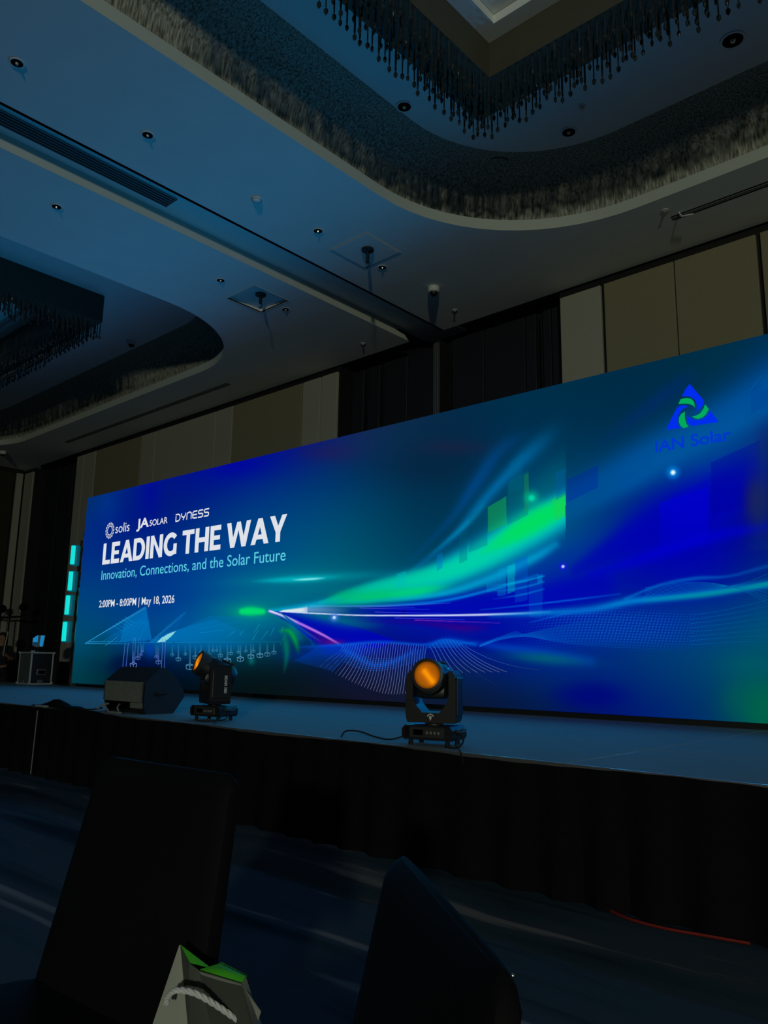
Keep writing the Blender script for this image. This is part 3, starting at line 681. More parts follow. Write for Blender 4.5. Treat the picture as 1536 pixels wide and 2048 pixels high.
    # cyan wave crossing to the right
    stroke([(980, 1232, 4, .3), (1090, 1226, 6), (1180, 1220, 8), (1260, 1203, 8), (1330, 1196, 7), (1420, 1185, 7, .9), (1545, 1168, 7, .8), (1700, 1150, 8, .6), (1950, 1120, 8, 0)], (0, 140, 215), .8)
    stroke([(1250, 1198, 3), (1320, 1170, 3), (1390, 1157, 4), (1460, 1152, 3, .7), (1545, 1130, 4, .5), (1750, 1080, 4, 0)], (0, 118, 200), .6)
    stroke([(1290, 1200, 4, .3), (1400, 1190, 6, .8), (1480, 1178, 5, .9), (1545, 1166, 5), (1700, 1140, 6, .6), (1950, 1100, 6, 0)], (0, 150, 150), .8)
    stroke([(960, 1220, 1, .5), (1100, 1205, 1.6), (1240, 1188, 1.6, .4)], (0, 110, 225), .8)
    stroke([(1060, 1245, 1.4, .4), (1130, 1228, 1.8), (1200, 1218, 1.6, .4)], (0, 130, 230), .7)
    # halftone wave field
    idx = near(940, 1480, 1200, 1310); x = X[idx]; y = Y[idx]
    f1 = (y - 1262 + 0.03 * (x - 1100)) + 7 * np.sin((x - 1000) / 90)
    m = np.exp(-((f1) / 36) ** 4) * np.exp(-np.abs((x - 1235) / 150) ** 3)
    dots = (0.5 + 0.5 * np.sin(f1 * 2 * PI / 5.5)) * (0.55 + 0.45 * np.sin((x + 0.3 * y) * 2 * PI / 7))
    over(idx, m * .55, (0, 22, 160)); over(idx, m * dots * .75, (20, 130, 225))
    idx = near(1480, 1546, 830, 1100); x = X[idx]; y = Y[idx]
    over(idx, 0.35 * np.clip((x - 1485) / 30, 0, 1) * (0.5 + 0.5 * np.sin((x + y) * 2 * PI / 5)) , (20, 60, 110))
    stroke([(945, 1285, 4, .5), (1000, 1294, 8), (1080, 1306, 12), (1180, 1322, 10, .6)], (0, 70, 200), .6)
    stroke([(960, 1292, 1.5), (1000, 1278, 1.5), (1035, 1272, 1.5, .5)], (20, 130, 235), .8)
    blob(1090, 1317, 80, 12, (0, 100, 110), .75, 2, 5)
    blob(1500, 1400, 55, 50, (0, 95, 80), .6, 3); blob(1536, 1430, 40, 60, (0, 110, 62), .4, 3); blob(1500, 1330, 60, 26, (0, 92, 100), .5)
    blob(1180, 1390, 70, 26, (0, 0, 130), .6, 3)
    # wave net, blue haze
    blob(690, 1300, 70, 14, (0, 40, 190), .8, 3); blob(610, 1312, 40, 12, (0, 40, 140), .6)
    stroke([(690, 1300, 5), (720, 1318, 7), (750, 1330, 6), (790, 1322, 5), (830, 1300, 5, .6)], (0, 80, 205), .6)
    stroke([(860, 1290, 6, .6), (900, 1284, 8), (950, 1288, 5, .6)], (0, 95, 210), .6)
    stroke([(600, 1294, 2, .4), (680, 1290, 3), (760, 1284, 3), (850, 1289, 2.5), (890, 1280, 3), (950, 1290, 3, .6)], (0, 90, 215), .7)
    # green leaves of light below the flare
    stroke([(560, 1262, 3, .5), (578, 1262, 5), (590, 1280, 5), (597, 1305, 3, .2)], (0, 170, 50), .75)
    stroke([(565, 1250, 6, .3), (572, 1290, 6), (573, 1315, 5, .8), (568, 1345, 2, .2)], (0, 115, 95), .8)
    blob(503, 1322, 6, 7, (0, 110, 110), .8)
    stroke([(555, 1228, 3, .3), (580, 1245, 7), (600, 1275, 8, .5)], (0, 150, 130), .55)
    # solar farm glow
    poly([(300, 1284), (352, 1262), (420, 1232), (560, 1232), (562, 1284)], (0, 112, 180), .55, ((330, 1284), (600, 1240)))
    poly([(303, 1284), (330, 1266), (430, 1238), (540, 1284)], (0, 130, 205), .45, ((303, 1270), (560, 1280)))
    poly([(170, 1287), (292, 1213), (303, 1280), (290, 1286)], (0, 105, 175), .42)
    poly([(250, 1240), (292, 1216), (303, 1280), (240, 1284)], (0, 130, 205), .4)
    poly([(300, 1284), (372, 1224), (352, 1262)], (0, 90, 170), .35)
    idx = near(250, 560, 1284, 1320); x = X[idx]; y = Y[idx]
    over(idx, .75 * np.exp(-((y - 1284) / 20) ** 2) * np.exp(-((x - 390) / 120) ** 4), (0, 100, 165))
    blob(300, 1300, 10, 18, (0, 60, 170), .7)
    blob(262, 1330, 60, 20, (0, 5, 60), .5, 3); blob(205, 1300, 20, 40, (0, 60, 78), .5, 3)
    poly([(314, 1284.5), (324, 1275), (338, 1267), (352, 1262), (343, 1272), (329, 1284)], (150, 225, 225), .9)
    # stars
    for cx, cy, r, c, h in [(1063, 996, 6, (0, 215, 165), (0, 180, 140)), (1346, 945, 5, (235, 250, 255), (0, 140, 230)), (1126, 1133, 3.2, (215, 225, 255), (20, 20, 230)), (668.5, 1235, 3.4, (200, 230, 255), (80, 120, 230))]:
        blob(cx, cy, r * 2.4, r * 2.4, h, .85, 2.6); blob(cx, cy, r, r, c, 1.0, 4)
    col = np.clip(col, 0, 255) / 255
    return np.where(col <= 0.04045, col / 12.92, ((col + 0.055) / 1.055) ** 2.4)

def led_display():
    # grid denser towards the near end so that the dots stay as fine everywhere in view
    Kx = np.linspace(140, 1545, 960); ss = []
    for kx in Kx: ss.append(px2s(kx, 1200)[0])
    ss = np.array(ss); ss = ss[(ss > 0.005) & (ss < SW - 0.005)]; ss = np.concatenate([[0], ss, np.linspace(ss[-1], SW, 8)[1:]])
    zz = np.linspace(Z0s, Z1s, 430); NS, NZ = len(ss), len(zz)
    S, Z = np.meshgrid(ss, zz, indexing='ij'); S = S.ravel(); Z = Z.ravel()
    P = np.stack([A0.x + SD.x * S, A0.y + SD.y * S, Z], 1)
    X, Y = project(P); colr = paint(X, Y)
    me = bpy.data.meshes.new('display'); nv = len(S); me.vertices.add(nv); me.vertices.foreach_set('co', P.ravel().astype(np.float32))
    i, j = np.meshgrid(np.arange(NS - 1), np.arange(NZ - 1), indexing='ij'); a = (i * NZ + j).ravel()
    q = np.stack([a, a + NZ, a + NZ + 1, a + 1], 1)
    me.loops.add(q.size); me.loops.foreach_set('vertex_index', q.ravel().astype(np.int32))
    me.polygons.add(len(q)); me.polygons.foreach_set('loop_start', np.arange(0, q.size, 4, dtype=np.int32)); me.polygons.foreach_set('loop_total', np.full(len(q), 4, np.int32))
    me.update()
    at = me.color_attributes.new('Col', 'FLOAT_COLOR', 'POINT'); buf = np.ones((nv, 4), np.float32); buf[:, :3] = colr
    at.data.foreach_set('color', buf.ravel()); me.materials.append(MT['led'])
    o = bpy.data.objects.new('display', me); C.objects.link(o); o.parent = scr; return o
disp = led_display()

# fine drawn lines of the picture
class Ribbon:
    def __init__(s): s.v = []; s.f = []; s.c = []
    def line(s, pts, w, c, c2=None, off=0.003):
        n = len(pts); cc = lin(*c); cb = lin(*(c2 or c)); b = len(s.v)
        for i, (x, y) in enumerate(pts):
            x0, y0 = pts[max(i - 1, 0)]; x1, y1 = pts[min(i + 1, n - 1)]; dx, dy = x1 - x0, y1 - y0; L = math.hypot(dx, dy) or 1
            k = i / max(1, n - 1); cl = tuple(cc[q] * (1 - k) + cb[q] * k for q in range(4))
            for sg in (-1, 1):
                sx, z = px2s(x - sg * dy / L * w / 2, y + sg * dx / L * w / 2); s.v.append(SP(min(max(sx, 0.005), SW), min(max(z, Z0s + .002), Z1s - .002), off)); s.c.append(cl)
        for i in range(n - 1): s.f.append((b + 2 * i, b + 2 * i + 1, b + 2 * i + 3, b + 2 * i + 2))
    def build(s, name, parent):
        me = bpy.data.meshes.new(name); me.from_pydata(s.v, [], s.f); at = me.color_attributes.new('Col', 'FLOAT_COLOR', 'POINT')
        at.data.foreach_set('color', np.array(s.c, np.float32).ravel()); me.materials.append(MT['led'])
        o = bpy.data.objects.new(name, me); C.objects.link(o); o.parent = parent; return o
RB = Ribbon()
cyl = (40, 150, 205); dcy = (0, 110, 175)
for p in ([(170, 1287), (292, 1213)], [(175, 1284), (292, 1216)]): RB.line(p, 0.9, cyl)
RB.line([(170, 1287), (260, 1288)], 1.0, cyl, dcy); RB.line([(180, 1283.5), (255, 1283.5)], .8, cyl, dcy); RB.line([(180, 1283.5), (176, 1285.5)], .8, cyl)
RB.line([(260, 1285), (345, 1284.8)], .8, dcy, (20, 140, 200)); RB.line([(350, 1284.5), (560, 1284)], .7, (20, 140, 190), (0, 110, 130))
RB.line([(292, 1213), (303, 1280)], .7, (0, 105, 190), (0, 120, 190))
for k in range(9):
    RB.line([(204 + k * 9, 1284 - k * .3), (262 + k * 4.5, 1249 - k * 1.0 + (k % 2) * 2), (292, 1230 + k * 4)], .6, (0, 130, 195), (0, 115, 195))
for k in range(5): RB.line([(226 + k * 6, 1250 - k * 4), (246 + k * 6, 1263 - k * 4)], .6, (20, 140, 200))
RB.line([(211, 1291), (235, 1274)], .9, cyl)
for a in (0, 4): RB.line([(299 + a, 1285), (360 + a, 1232), (372 + a * .4, 1223)], .8, (30, 140, 205), (0, 90, 170))
for x0 in (246.5, 253): RB.line([(x0 + 4, 1286), (x0 - 1, 1337)], .9, (70, 110, 210))
for x0 in (266, 270.5): RB.line([(x0 + 1, 1275), (x0 - 1, 1325)], .7, (70, 120, 210))
for x0 in (323, 328.5): RB.line([(x0 + 3, 1278), (x0, 1340)], .8, (80, 110, 215))
for x0 in (277, 281, 287): RB.line([(x0 + 1, 1275), (x0, 1305)], .6, (30, 110, 200))
def footing(x, y, w, c):
    h = w * .5; e = w * .14
    for p in ([(x - w / 2, y), (x - w / 2 + .5, y + h)], [(x - w / 2 + .5, y + h), (x, y + h + e)], [(x, y + h + e), (x + w / 2, y + h - .5)], [(x + w / 2, y + h - .5), (x + w / 2, y)],
              [(x - w / 2, y), (x, y + e)], [(x, y + e), (x + w / 2, y)], [(x - w / 2, y), (x, y - e)], [(x, y - e), (x + w / 2, y)], [(x, y + e), (x, y + h + e)]):
        RB.line(p, .55 if w < 12 else .8, c)
for x, y, w, top in [(267, 1327, 13, 1300), (276, 1314, 9, 1290), (282, 1308, 6, 1288), (285, 1302, 4, 1288), (313, 1312, 7, 1290), (317, 1322, 10, 1290), (357, 1316, 10, 1288), (380, 1330, 15, 1286), (345, 1308, 7, 1290),
                     (391, 1312, 10, 1290), (371, 1307, 6, 1290), (418, 1308, 9, 1286), (455, 1318, 14, 1288), (481, 1315, 13, 1288), (502, 1310, 12, 1286), (520, 1308, 12, 1286), (535, 1306, 11, 1286), (548, 1303, 9, 1286),
                     (441, 1309, 9, 1288), (462, 1305, 8, 1288), (477, 1303, 6, 1288), (507, 1301, 7, 1288), (492, 1301, 6, 1288), (426, 1300, 6, 1288), (402, 1303, 6, 1288), (434, 1300, 5, 1288)]:
    b = min(1, w / 13); c = (int(30 + 60 * b), int(120 + 40 * b), int(160 + 40 * b)) if x > 330 else (int(60 + 50 * b), int(110 + 30 * b), 215)
    footing(x, y, w, c); RB.line([(x - .8, top), (x - .8, y)], .5, (0, 110, 150), c); RB.line([(x + 1, top), (x + 1, y)], .5, (0, 110, 150), c)
for (xa, ya, xb, yb) in [(536, 1262, 522, 1280), (520, 1248, 506, 1268), (505, 1280, 518, 1258), (480, 1270, 490, 1258), (548, 1256, 541, 1272), (566, 1254, 562, 1268), (470, 1262, 455, 1274)]:
    RB.line([(xa, ya), (xb, yb)], .7, (30, 165, 175), (0, 125, 165))
RB.line([(400, 1266), (430, 1262), (470, 1258)], .6, (20, 140, 195), (0, 120, 160)); RB.line([(400, 1258), (440, 1250), (500, 1240)], .5, (0, 130, 190), (0, 120, 150))
RB.line([(575, 1262), (560, 1290)], .5, (0, 130, 120))
# fan of wave lines
def bez(p0, p1, p2, p3, n=14):
    out = []
    for i in range(n + 1):
        t = i / n; m = 1 - t
        out.append((m ** 3 * p0[0] + 3 * m * m * t * p1[0] + 3 * m * t * t * p2[0] + t ** 3 * p3[0], m ** 3 * p0[1] + 3 * m * m * t * p1[1] + 3 * m * t * t * p2[1] + t ** 3 * p3[1]))
    return out
NF = 34
for k in range(NF):
    u = k / (NF - 1); x0 = 688 + 165 * u; y0 = 1288 - 4 * math.sin(u * PI) + 3 * u
    x3 = 640 + 205 * u ** .9; y3 = 1334 + 58 * math.sin(min(1, u * 1.25) * PI / 2) - 22 * max(0, u - .6)
    top = (25 + 60 * (1 - abs(u - .5)), 110, 215); RB.line(bez((x0, y0), (x0 - 4, y0 + 20), (x3 + 26 * (1 - u), y3 - 28), (x3, y3)), .75, top, (110, 110, 140) if u > .15 else (40, 60, 110))
for k in range(26):
    u = k / 25; x0 = 640 + 90 * u; RB.line(bez((x0, 1291 - u), (x0 - 15, 1300), (x0 - 30, 1312), (x0 - 52 - 15 * u, 1322 + 20 * u)), .6, (0, 75, 205), (0, 60, 150))
for k in range(10):
    u = k / 9; x0 = 858 + 62 * u; RB.line(bez((x0, 1292 - 14 * math.sin(u * 2.6)), (x0 + 10, 1300), (x0 + 18 + 20 * u, 1330 - 6 * u), (x0 + 24 + 70 * u, 1346 - 2 * u)), .7, (30, 120, 220), (100, 110, 140))
RB.line(bez((930, 1292), (960, 1310), (1000, 1332), (1080, 1340)), .7, (60, 110, 200), (30, 60, 90))
RB.line(bez((900, 1298), (930, 1330), (970, 1362), (1000, 1372)), .6, (30, 70, 120), (20, 40, 70))
for k in range(14):
    u = k / 13; RB.line(bez((852 + 60 * u, 1296), (870 + 60 * u, 1284), (890 + 50 * u, 1280), (925 + 30 * u, 1286 + 4 * u)), .5, (0, 90, 210), (0, 80, 190))
for k in range(7): RB.line(bez((690, 1300 + 4 * k), (730, 1318 + 5 * k), (780, 1330 + 3 * k), (850, 1296 + 3 * k)), .5, (0, 90, 210), (0, 80, 190))
for k in range(22):
    u = k / 21; RB.line(bez((960 + 70 * u, 1262 + 26 * (1 - u)), (1080, 1262 + 22 * u), (1180, 1236 + 60 * u), (1290 + 60 * u, 1222 + 76 * u), 24), .6, (0, 80, 195), (0, 62, 135))
for k in range(9):
    u = k / 8; RB.line(bez((1290, 1200 - 24 * u), (1370, 1172 - 10 * u), (1450, 1190 - 40 * u), (1535, 1178 + 60 * (u - .5)), 20), .6, (0, 105, 200), (0, 95, 150))
for k in range(8):
    u = k / 7; RB.line(bez((1380, 1230 + 60 * u), (1430, 1226 + 60 * u), (1480, 1214 + 68 * u), (1535, 1200 + 84 * u), 16), .6, (0, 95, 190), (0, 85, 125))
for yy, dx in ((1212, 0), (1216, 30), (1224, 60), (1236, 100)): RB.line([(690 + dx, yy), (830 + dx, yy + 3)], .7, (90, 90, 230), (20, 60, 220))
for k in range(8):
    RB.line([(560, 1224), (600 + 6 * k, 1262 + 3 * k), (640 - 4 * k, 1300)], .5, (0, 90, 170), (0, 60, 150))
RB.line([(1501, 781), (1524, 750)], .9, (0, 90, 150))
tag(RB.build('line_artwork', scr), 'fine glowing line drawing of solar panels and waves', kind='stuff')

# lettering
WHITE = emit('led_white', lin(222, 226, 232)); CYAN = emit('led_cyan', lin(90, 205, 225)); LBLUE = emit('led_logo_blue', lin(0, 45, 235)); LGREEN = emit('led_logo_green', lin(0, 170, 90)); LBLUE2 = emit('led_word_blue', lin(0, 55, 205))
def text_mesh(body, bold=0.0, space=1.0, shear=0.0):
    cu = bpy.data.curves.new('t', 'FONT')
    cu.body = body; cu.offset = bold; cu.space_character = space; cu.shear = shear; cu.resolution_u = 6
    o = bpy.data.objects.new('t', cu); C.objects.link(o); bpy.context.view_layer.update()
    me = bpy.data.meshes.new_from_object(o.evaluated_get(bpy.context.evaluated_depsgraph_get()))
    bpy.data.objects.remove(o); return me
def letters(name, body, s0, s1, z0, caph, m, bold=0.0, off=0.006, parent=None, space=1.0, shear=0.0, ref='H'):
    me = text_mesh(body, bold, space, shear); v = np.zeros(len(me.vertices) * 3, np.float32); me.vertices.foreach_get('co', v); v = v.reshape(-1, 3)
    rm = text_mesh(ref, bold); rv = np.zeros(len(rm.vertices) * 3, np.float32); rm.vertices.foreach_get('co', rv); rv = rv.reshape(-1, 3); hh = rv[:, 1].max() - max(0, rv[:, 1].min())
    x0, x1 = v[:, 0].min(), v[:, 0].max(); s = s0 + (v[:, 0] - x0) / (x1 - x0) * (s1 - s0); z = z0 + v[:, 1] / hh * caph
    out = np.stack([A0.x + SD.x * s + SN.x * off, A0.y + SD.y * s + SN.y * off, z], 1)
    me.vertices.foreach_set('co', out.astype(np.float32).ravel()); me.materials.clear(); me.materials.append(m); me.update()
    o = bpy.data.objects.new(name, me); C.objects.link(o); o.parent = parent or scr; o['kind'] = 'stuff'; return o
letters('subtitle_lettering', 'Innovation, Connections, and the Solar Future', 0.77, 5.79, 2.60, 0.17, CYAN, 0.002)
letters('date_lettering', '2:00PM - 8:00PM | May 18, 2026', 0.77, 3.13, 2.10, 0.125, WHITE, 0.010)
letters('logo_lettering', 'solis', 1.13, 1.60, 3.43, 0.17, WHITE, 0.0)
letters('logo_lettering', 'JA', 1.83, 2.22, 3.45, 0.165, WHITE, 0.03)
letters('logo_lettering', 'SOLAR', 2.24, 2.78, 3.45, 0.105, WHITE, 0.01)
letters('logo_lettering', 'IAN Solar', 11.20, 11.92, 3.285, 0.115, LBLUE2, 0.022)
def flat(name, polys, m, off=0.006, parent=None):
    mb = MB()
    for p in polys: mb.add([SP(s, z, off) for s, z in p], [tuple(range(len(p)))])
    me = bpy.data.meshes.new(name); me.from_pydata(mb.v, [], mb.f); me.materials.append(m); o = bpy.data.objects.new(name, me); C.objects.link(o); o.parent = parent or scr; return o
def stroke_polys(pts, w):
    out = []
    for (a, b), (c, d) in zip(pts, pts[1:]):
        L = math.hypot(c - a, d - b); nx, ny = -(d - b) / L * w / 2, (c - a) / L * w / 2; ex, ey = (c - a) / L * w * .25, (d - b) / L * w * .25
        out.append([(a + nx - ex, b + ny - ey), (a - nx - ex, b - ny - ey), (c - nx + ex, d - ny + ey), (c + nx + ex, d + ny + ey)])
    return out
# heavy title capitals drawn from bars and arcs
def heavy(ch):
    w = .245; r = lambda x0, y0, x1, y1: [(x0, y0), (x1, y0), (x1, y1), (x0, y1)]
    def arc(cx, rx, ry, ix, iy, a0, a1, n=16):
        o = []
        for k in range(n):
            t0, t1 = (math.radians(a0 + (a1 - a0) * (k + q) / n) for q in (0, 1))
            o.append([(cx + rx * math.cos(t0), .5 + ry * math.sin(t0)), (cx + rx * math.cos(t1), .5 + ry * math.sin(t1)), (cx + ix * math.cos(t1), .5 + iy * math.sin(t1)), (cx + ix * math.cos(t0), .5 + iy * math.sin(t0))])
        return o
    return {'L': (.64, [r(0, 0, w, 1), r(w, 0, .64, .2)]), 'E': (.68, [r(0, 0, w, 1), r(w, 0, .68, .2), r(w, .8, .67, 1), r(w, .41, .62, .59)]),
            'A': (1.0, [[(0, 0), (.255, 0), (.62, 1), (.38, 1)], [(1.0, 0), (.74, 0), (.38, 1), (.62, 1)], [(.2, .19), (.8, .19), (.73, .37), (.27, .37)]]),
            'D': (.90, [r(0, 0, w, 1), r(w, 0, .42, .2), r(w, .8, .42, 1)] + arc(.42, .48, .5, .235, .3, -90, 90)), 'I': (w, [r(0, 0, w, 1)]),
            'N': (.90, [r(0, 0, w, 1), r(.655, 0, .90, 1), [(0, 1), (.22, 1), (.90, 0), (.68, 0)]]), 'G': (.95, arc(.52, .52, .51, .275, .3, 42, 312, 26) + [r(.70, .06, .93, .51)]),
            'T': (.80, [r(0, .8, .80, 1), r(.28, 0, .52, .8)]), 'H': (.88, [r(0, 0, w, 1), r(.635, 0, .88, 1), r(w, .4, .635, .6)]),
            'W': (1.42, [[(0, 1), (.255, 1), (.50, 0), (.26, 0)], [(.26, 0), (.50, 0), (.82, 1), (.61, 1)], [(.61, 1), (.82, 1), (1.16, 0), (.92, 0)], [(.92, 0), (1.16, 0), (1.42, 1), (1.17, 1)]]),
            'Y': (.92, [[(0, 1), (.27, 1), (.585, .36), (.34, .36)], [(.92, 1), (.66, 1), (.34, .36), (.585, .36)], r(.34, 0, .585, .38)])}[ch]
def heavy_title():
    x = 0; out = []; ws = []
    for ch in 'LEADING THE WAY':
        if ch == ' ': x += .26; continue
        w_, ps = heavy(ch); out.append((x, ps)); x += w_ + (.03 if ch in 'AW' else .085)
    tot = x - .085; k = (5.79 - .76) / tot
    for x0, ps in out: flat('title_letter', [[(.76 + (x0 + a) * k, 2.88 + b * .39) for a, b in p] for p in ps], WHITE)
heavy_title()
# sunburst ring of the first logo
sb = []; cx, cz = 0.935, 3.50
ring = [(cx + .082 * math.cos(a), cz + .082 * math.sin(a)) for a in np.linspace(0, 2 * PI, 25)]
sb += stroke_polys(ring, 0.014)
for k in range(14):
    a = 2 * PI * k / 14; c_, s_ = math.cos(a), math.sin(a)
    for da in (-.18, .18):
        sb.append([(cx + .088 * math.cos(a + da), cz + .088 * math.sin(a + da)), (cx + .15 * math.cos(a + da * .4) - .01 * s_, cz + .15 * math.sin(a + da * .4) + .01 * c_), (cx + .15 * math.cos(a + da * .4) + .01 * s_, cz + .15 * math.sin(a + da * .4) - .01 * c_)])
flat('logo_sunburst', sb, WHITE)
# DYNESS in rounded line letters
def glyph(ch, x, y, w, h):
    P = {'D': [[(.02, .72), (.02, 0), (.6, 0), (.9, .15), (1, .35), (1, .65), (.9, .85), (.6, 1), (-.05, 1)]],
         'Y': [[(0, 1), (.02, .75), (.2, .48), (.7, .42)], [(1, 1), (.92, .7), (.7, .42), (.45, .05)]],
         'N': [[(0, 0), (0, .7), (.15, .95), (.4, 1), (.75, 1), (1, .8), (1, 0)]],
         'E': [[(1, 1), (.3, 1), (.05, .85), (0, .5), (.05, .15), (.3, 0), (1, 0)], [(.0, .5), (.95, .5)]],
         'S': [[(1, 1), (.2, 1), (.02, .88), (.02, .64), (.2, .53), (.8, .5), (.98, .38), (.98, .12), (.8, 0), (0, 0)]]}[ch]
    out = []
    for p in P: out += stroke_polys([(x + a * w, y + b * h) for a, b in p], 0.022)
    return out
dy = []
for k, ch in enumerate('DYNESS'): dy += glyph(ch, 3.02 + k * 0.156, 3.452, 0.118, 0.112)
flat('logo_lettering', dy, WHITE)
# triangular swirl emblem
def tri_logo():
    cv = lambda L: [px2s(1236 + X / 5.12, 720 + Y / 5.12) for X, Y in L]
    blue = [cv([(735, 245), (800, 320), (865, 395), (882, 430), (872, 465), (840, 505), (803, 532), (810, 490), (806, 445), (785, 405), (745, 380), (700, 373), (655, 374), (690, 305)]),
            cv([(495, 718), (550, 600), (605, 492), (640, 468), (680, 464), (725, 478), (690, 490), (655, 512), (625, 560), (612, 620), (620, 665), (645, 698), (570, 708)]),
            cv([(1030, 625), (985, 570), (940, 515), (922, 560), (885, 598), (830, 618), (770, 612), (705, 572), (712, 625), (728, 660), (755, 675), (800, 672), (900, 655), (1020, 640)])]
    green = [cv([(645, 402), (700, 390), (750, 398), (780, 428), (790, 487), (760, 462), (720, 450), (670, 448), (620, 453)]),
             cv([(690, 530), (650, 552), (628, 590), (625, 635), (640, 672), (670, 698), (725, 686), (703, 655), (690, 615), (685, 570)]),
             cv([(895, 455), (932, 505), (905, 555), (870, 588), (825, 605), (790, 598), (760, 580), (805, 570), (845, 545), (875, 505)])]
    def fl(nm, polys, m):
        bm = bmesh.new()
        for p in polys:
            vs_ = [bm.verts.new(SP(s, z, .006)) for s, z in p]; ed = [bm.edges.new((vs_[i], vs_[(i + 1) % len(vs_)])) for i in range(len(vs_))]
            bmesh.ops.triangle_fill(bm, edges=ed)
        me = bpy.data.meshes.new(nm); bm.to_mesh(me); bm.free(); me.materials.append(m); o = bpy.data.objects.new(nm, me); C.objects.link(o); o.parent = scr
    fl('logo_emblem', blue, LBLUE); fl('logo_emblem', green, LGREEN)
tri_logo()

# ---------------------------------------------------------------- moving head lights
def moving_head(name, loc, base_rz, pan_rz, tilt, label, lens_col, with_text):
    t = thing(name, label, 'stage light', loc, base_rz, 'moving head lights on the stage edge')
    SC = Matrix.Diagonal((.77, .77, 1, 1)); b = MB(); b.prism([(-.215, .035), (-.235, .055), (-.235, .10), (-.205, .125), (.205, .125), (.235, .10), (.235, .055), (.215, .035)], -.145, .145, 'y')
    b.build('base', 'plastic', t)
    MB().rbox(-.16, .16, -.155, -.14, .05, .115, .004, 1).build('display_panel', 'plastic2', t)
    MB().box(-.12, -.03, -.158, -.154, .065, .10).build('display_window', 'hole', t)
    for sx in (-.05 + .06, .045, .08, .115): MB().lathe([(.009, 0), (.009, .006)], 10, Matrix.Translation((sx, -.155, .082)) @ Matrix.Rotation(PI / 2, 4, 'X')).build('button', 'grey_plastic', t)
    for sx in (-.17, .17):
        for sy in (-.1, .1): MB().lathe([(.02, 0), (.022, .01), (.016, .036)], 12, Matrix.Translation((sx, sy, 0))).build('foot', 'rubber', t, True)
    for sx in (-1, 1):
        MB().tube(smoothpath([(sx * .225, -.07, .1), (sx * .262, -.06, .09), (sx * .262, .06, .09), (sx * .225, .07, .1)]), .009, 8).build('handle', 'plastic2', t, True)
    for k in range(5): MB().box(-.2 + k * .012, -.195 + k * .012, -.147, -.144, .05, .11).build('vent_slot', 'hole', t)
    MB().lathe([(.075, .12), (.075, .135), (.05, .138)], 24).build('pan_collar', 'plastic2', t, True)
    for ch in t.children: ch.data.transform(SC)
    d = pan_rz - base_rz; R = Matrix.Rotation(d, 4, 'Z')
    outer = [(-.2, .142), (-.215, .17), (-.215, .40), (-.205, .45), (-.18, .475), (-.155, .46), (-.155, .30), (-.13, .255), (-.075, .205), (.075, .205), (.13, .255), (.155, .30), (.155, .46), (.18, .475), (.205, .45), (.215, .40), (.215, .17), (.2, .142)]
    bm = bmesh.new(); vs_ = [bm.verts.new((x, 0, z)) for x, z in outer]; ed = [bm.edges.new((vs_[i], vs_[(i + 1) % len(vs_)])) for i in range(len(vs_))]
    bmesh.ops.triangle_fill(bm, edges=ed); r_ = bmesh.ops.extrude_face_region(bm, geom=bm.faces[:]); 
    for e in r_['geom']:
        if isinstance(e, bmesh.types.BMVert): e.co.y += .19
    for v in bm.verts: v.co.y -= .095; v.co.x *= .77; v.co = R @ v.co
    bmesh.ops.recalc_face_normals(bm, faces=bm.faces); me = bpy.data.meshes.new('yoke'); bm.to_mesh(me); bm.free(); me.materials.append(MT['plastic'])
    yk = bpy.data.objects.new('yoke', me); C.objects.link(yk); yk.parent = t
    for sx in (-1, 1):
        MB().rbox(*sorted((sx * .164, sx * .176)), -.075, .075, .19, .43, .005, 2, R).build('yoke_cover', 'plastic', t)
    # head: axis along local -Y, tilted
    T = R @ Matrix.Translation((0, 0, .415)) @ Matrix.Rotation(-tilt, 4, 'X') @ Matrix.Rotation(PI / 2, 4, 'X')
    MB().lathe([(.07, .165), (.098, .160), (.108, .09), (.115, .05), (.116, -.08), (.10, -.14), (.07, -.175), (.03, -.18)], 32, T).build('head', 'plastic', t, True)
    MB().rbox(-.10, .10, -.125, -.02, -.11, .10, .03, 2, T).build('head_underside', 'plastic', t, True)
    TL_ = T @ Matrix.Translation((0, .018, 0))
    MB().lathe([(.099, .10), (.104, .145), (.105, .19), (.090, .195), (.084, .180)], 32, TL_).build('lens_ring', 'plastic2', t, True)
    # glowing lens: amber disc with a brighter diagonal streak
    v = [(0, 0, .198)]; f = []; cl = []
    for i in range(1, 15):
        r_ = .0865 * i / 14
        for k in range(40): a = 2 * PI * k / 40; v.append((r_ * math.cos(a), r_ * math.sin(a), .198 - .016 * (i / 14) ** 2))
    for k in range(40): f.append((0, 1 + k, 1 + (k + 1) % 40))
    for i in range(13):
        for k in range(40): f.append((1 + i * 40 + k, 1 + (i + 1) * 40 + k, 1 + (i + 1) * 40 + (k + 1) % 40, 1 + i * 40 + (k + 1) % 40))
    for p in v:
        x_, y_ = p[0] / .0865, p[1] / .0865     # streak from the middle to the lower side
        tt = min(1, max(0, ((x_ + .15) * .7 - (y_ - .25) * .75) / 1.0)); dd = math.hypot(x_ + .15 - .62 * tt, y_ - .25 + .75 * tt)
        w_ = math.exp(-(dd / .24) ** 2) * lens_col; w2 = math.exp(-(dd / .6) ** 2) * .5
        base = [150 + 40 * w2 * 2, 82 + 14 * w2 * 2, 10]; c_ = [base[0] * (1 - min(1, w_)) + 250 * min(1, w_), base[1] * (1 - min(1, w_)) + 150 * min(1, w_), 8]
        e_ = 1 - .35 * max(0, math.hypot(x_, y_) - .75) / .25; cl.append(lin(*[q * e_ for q in c_]))
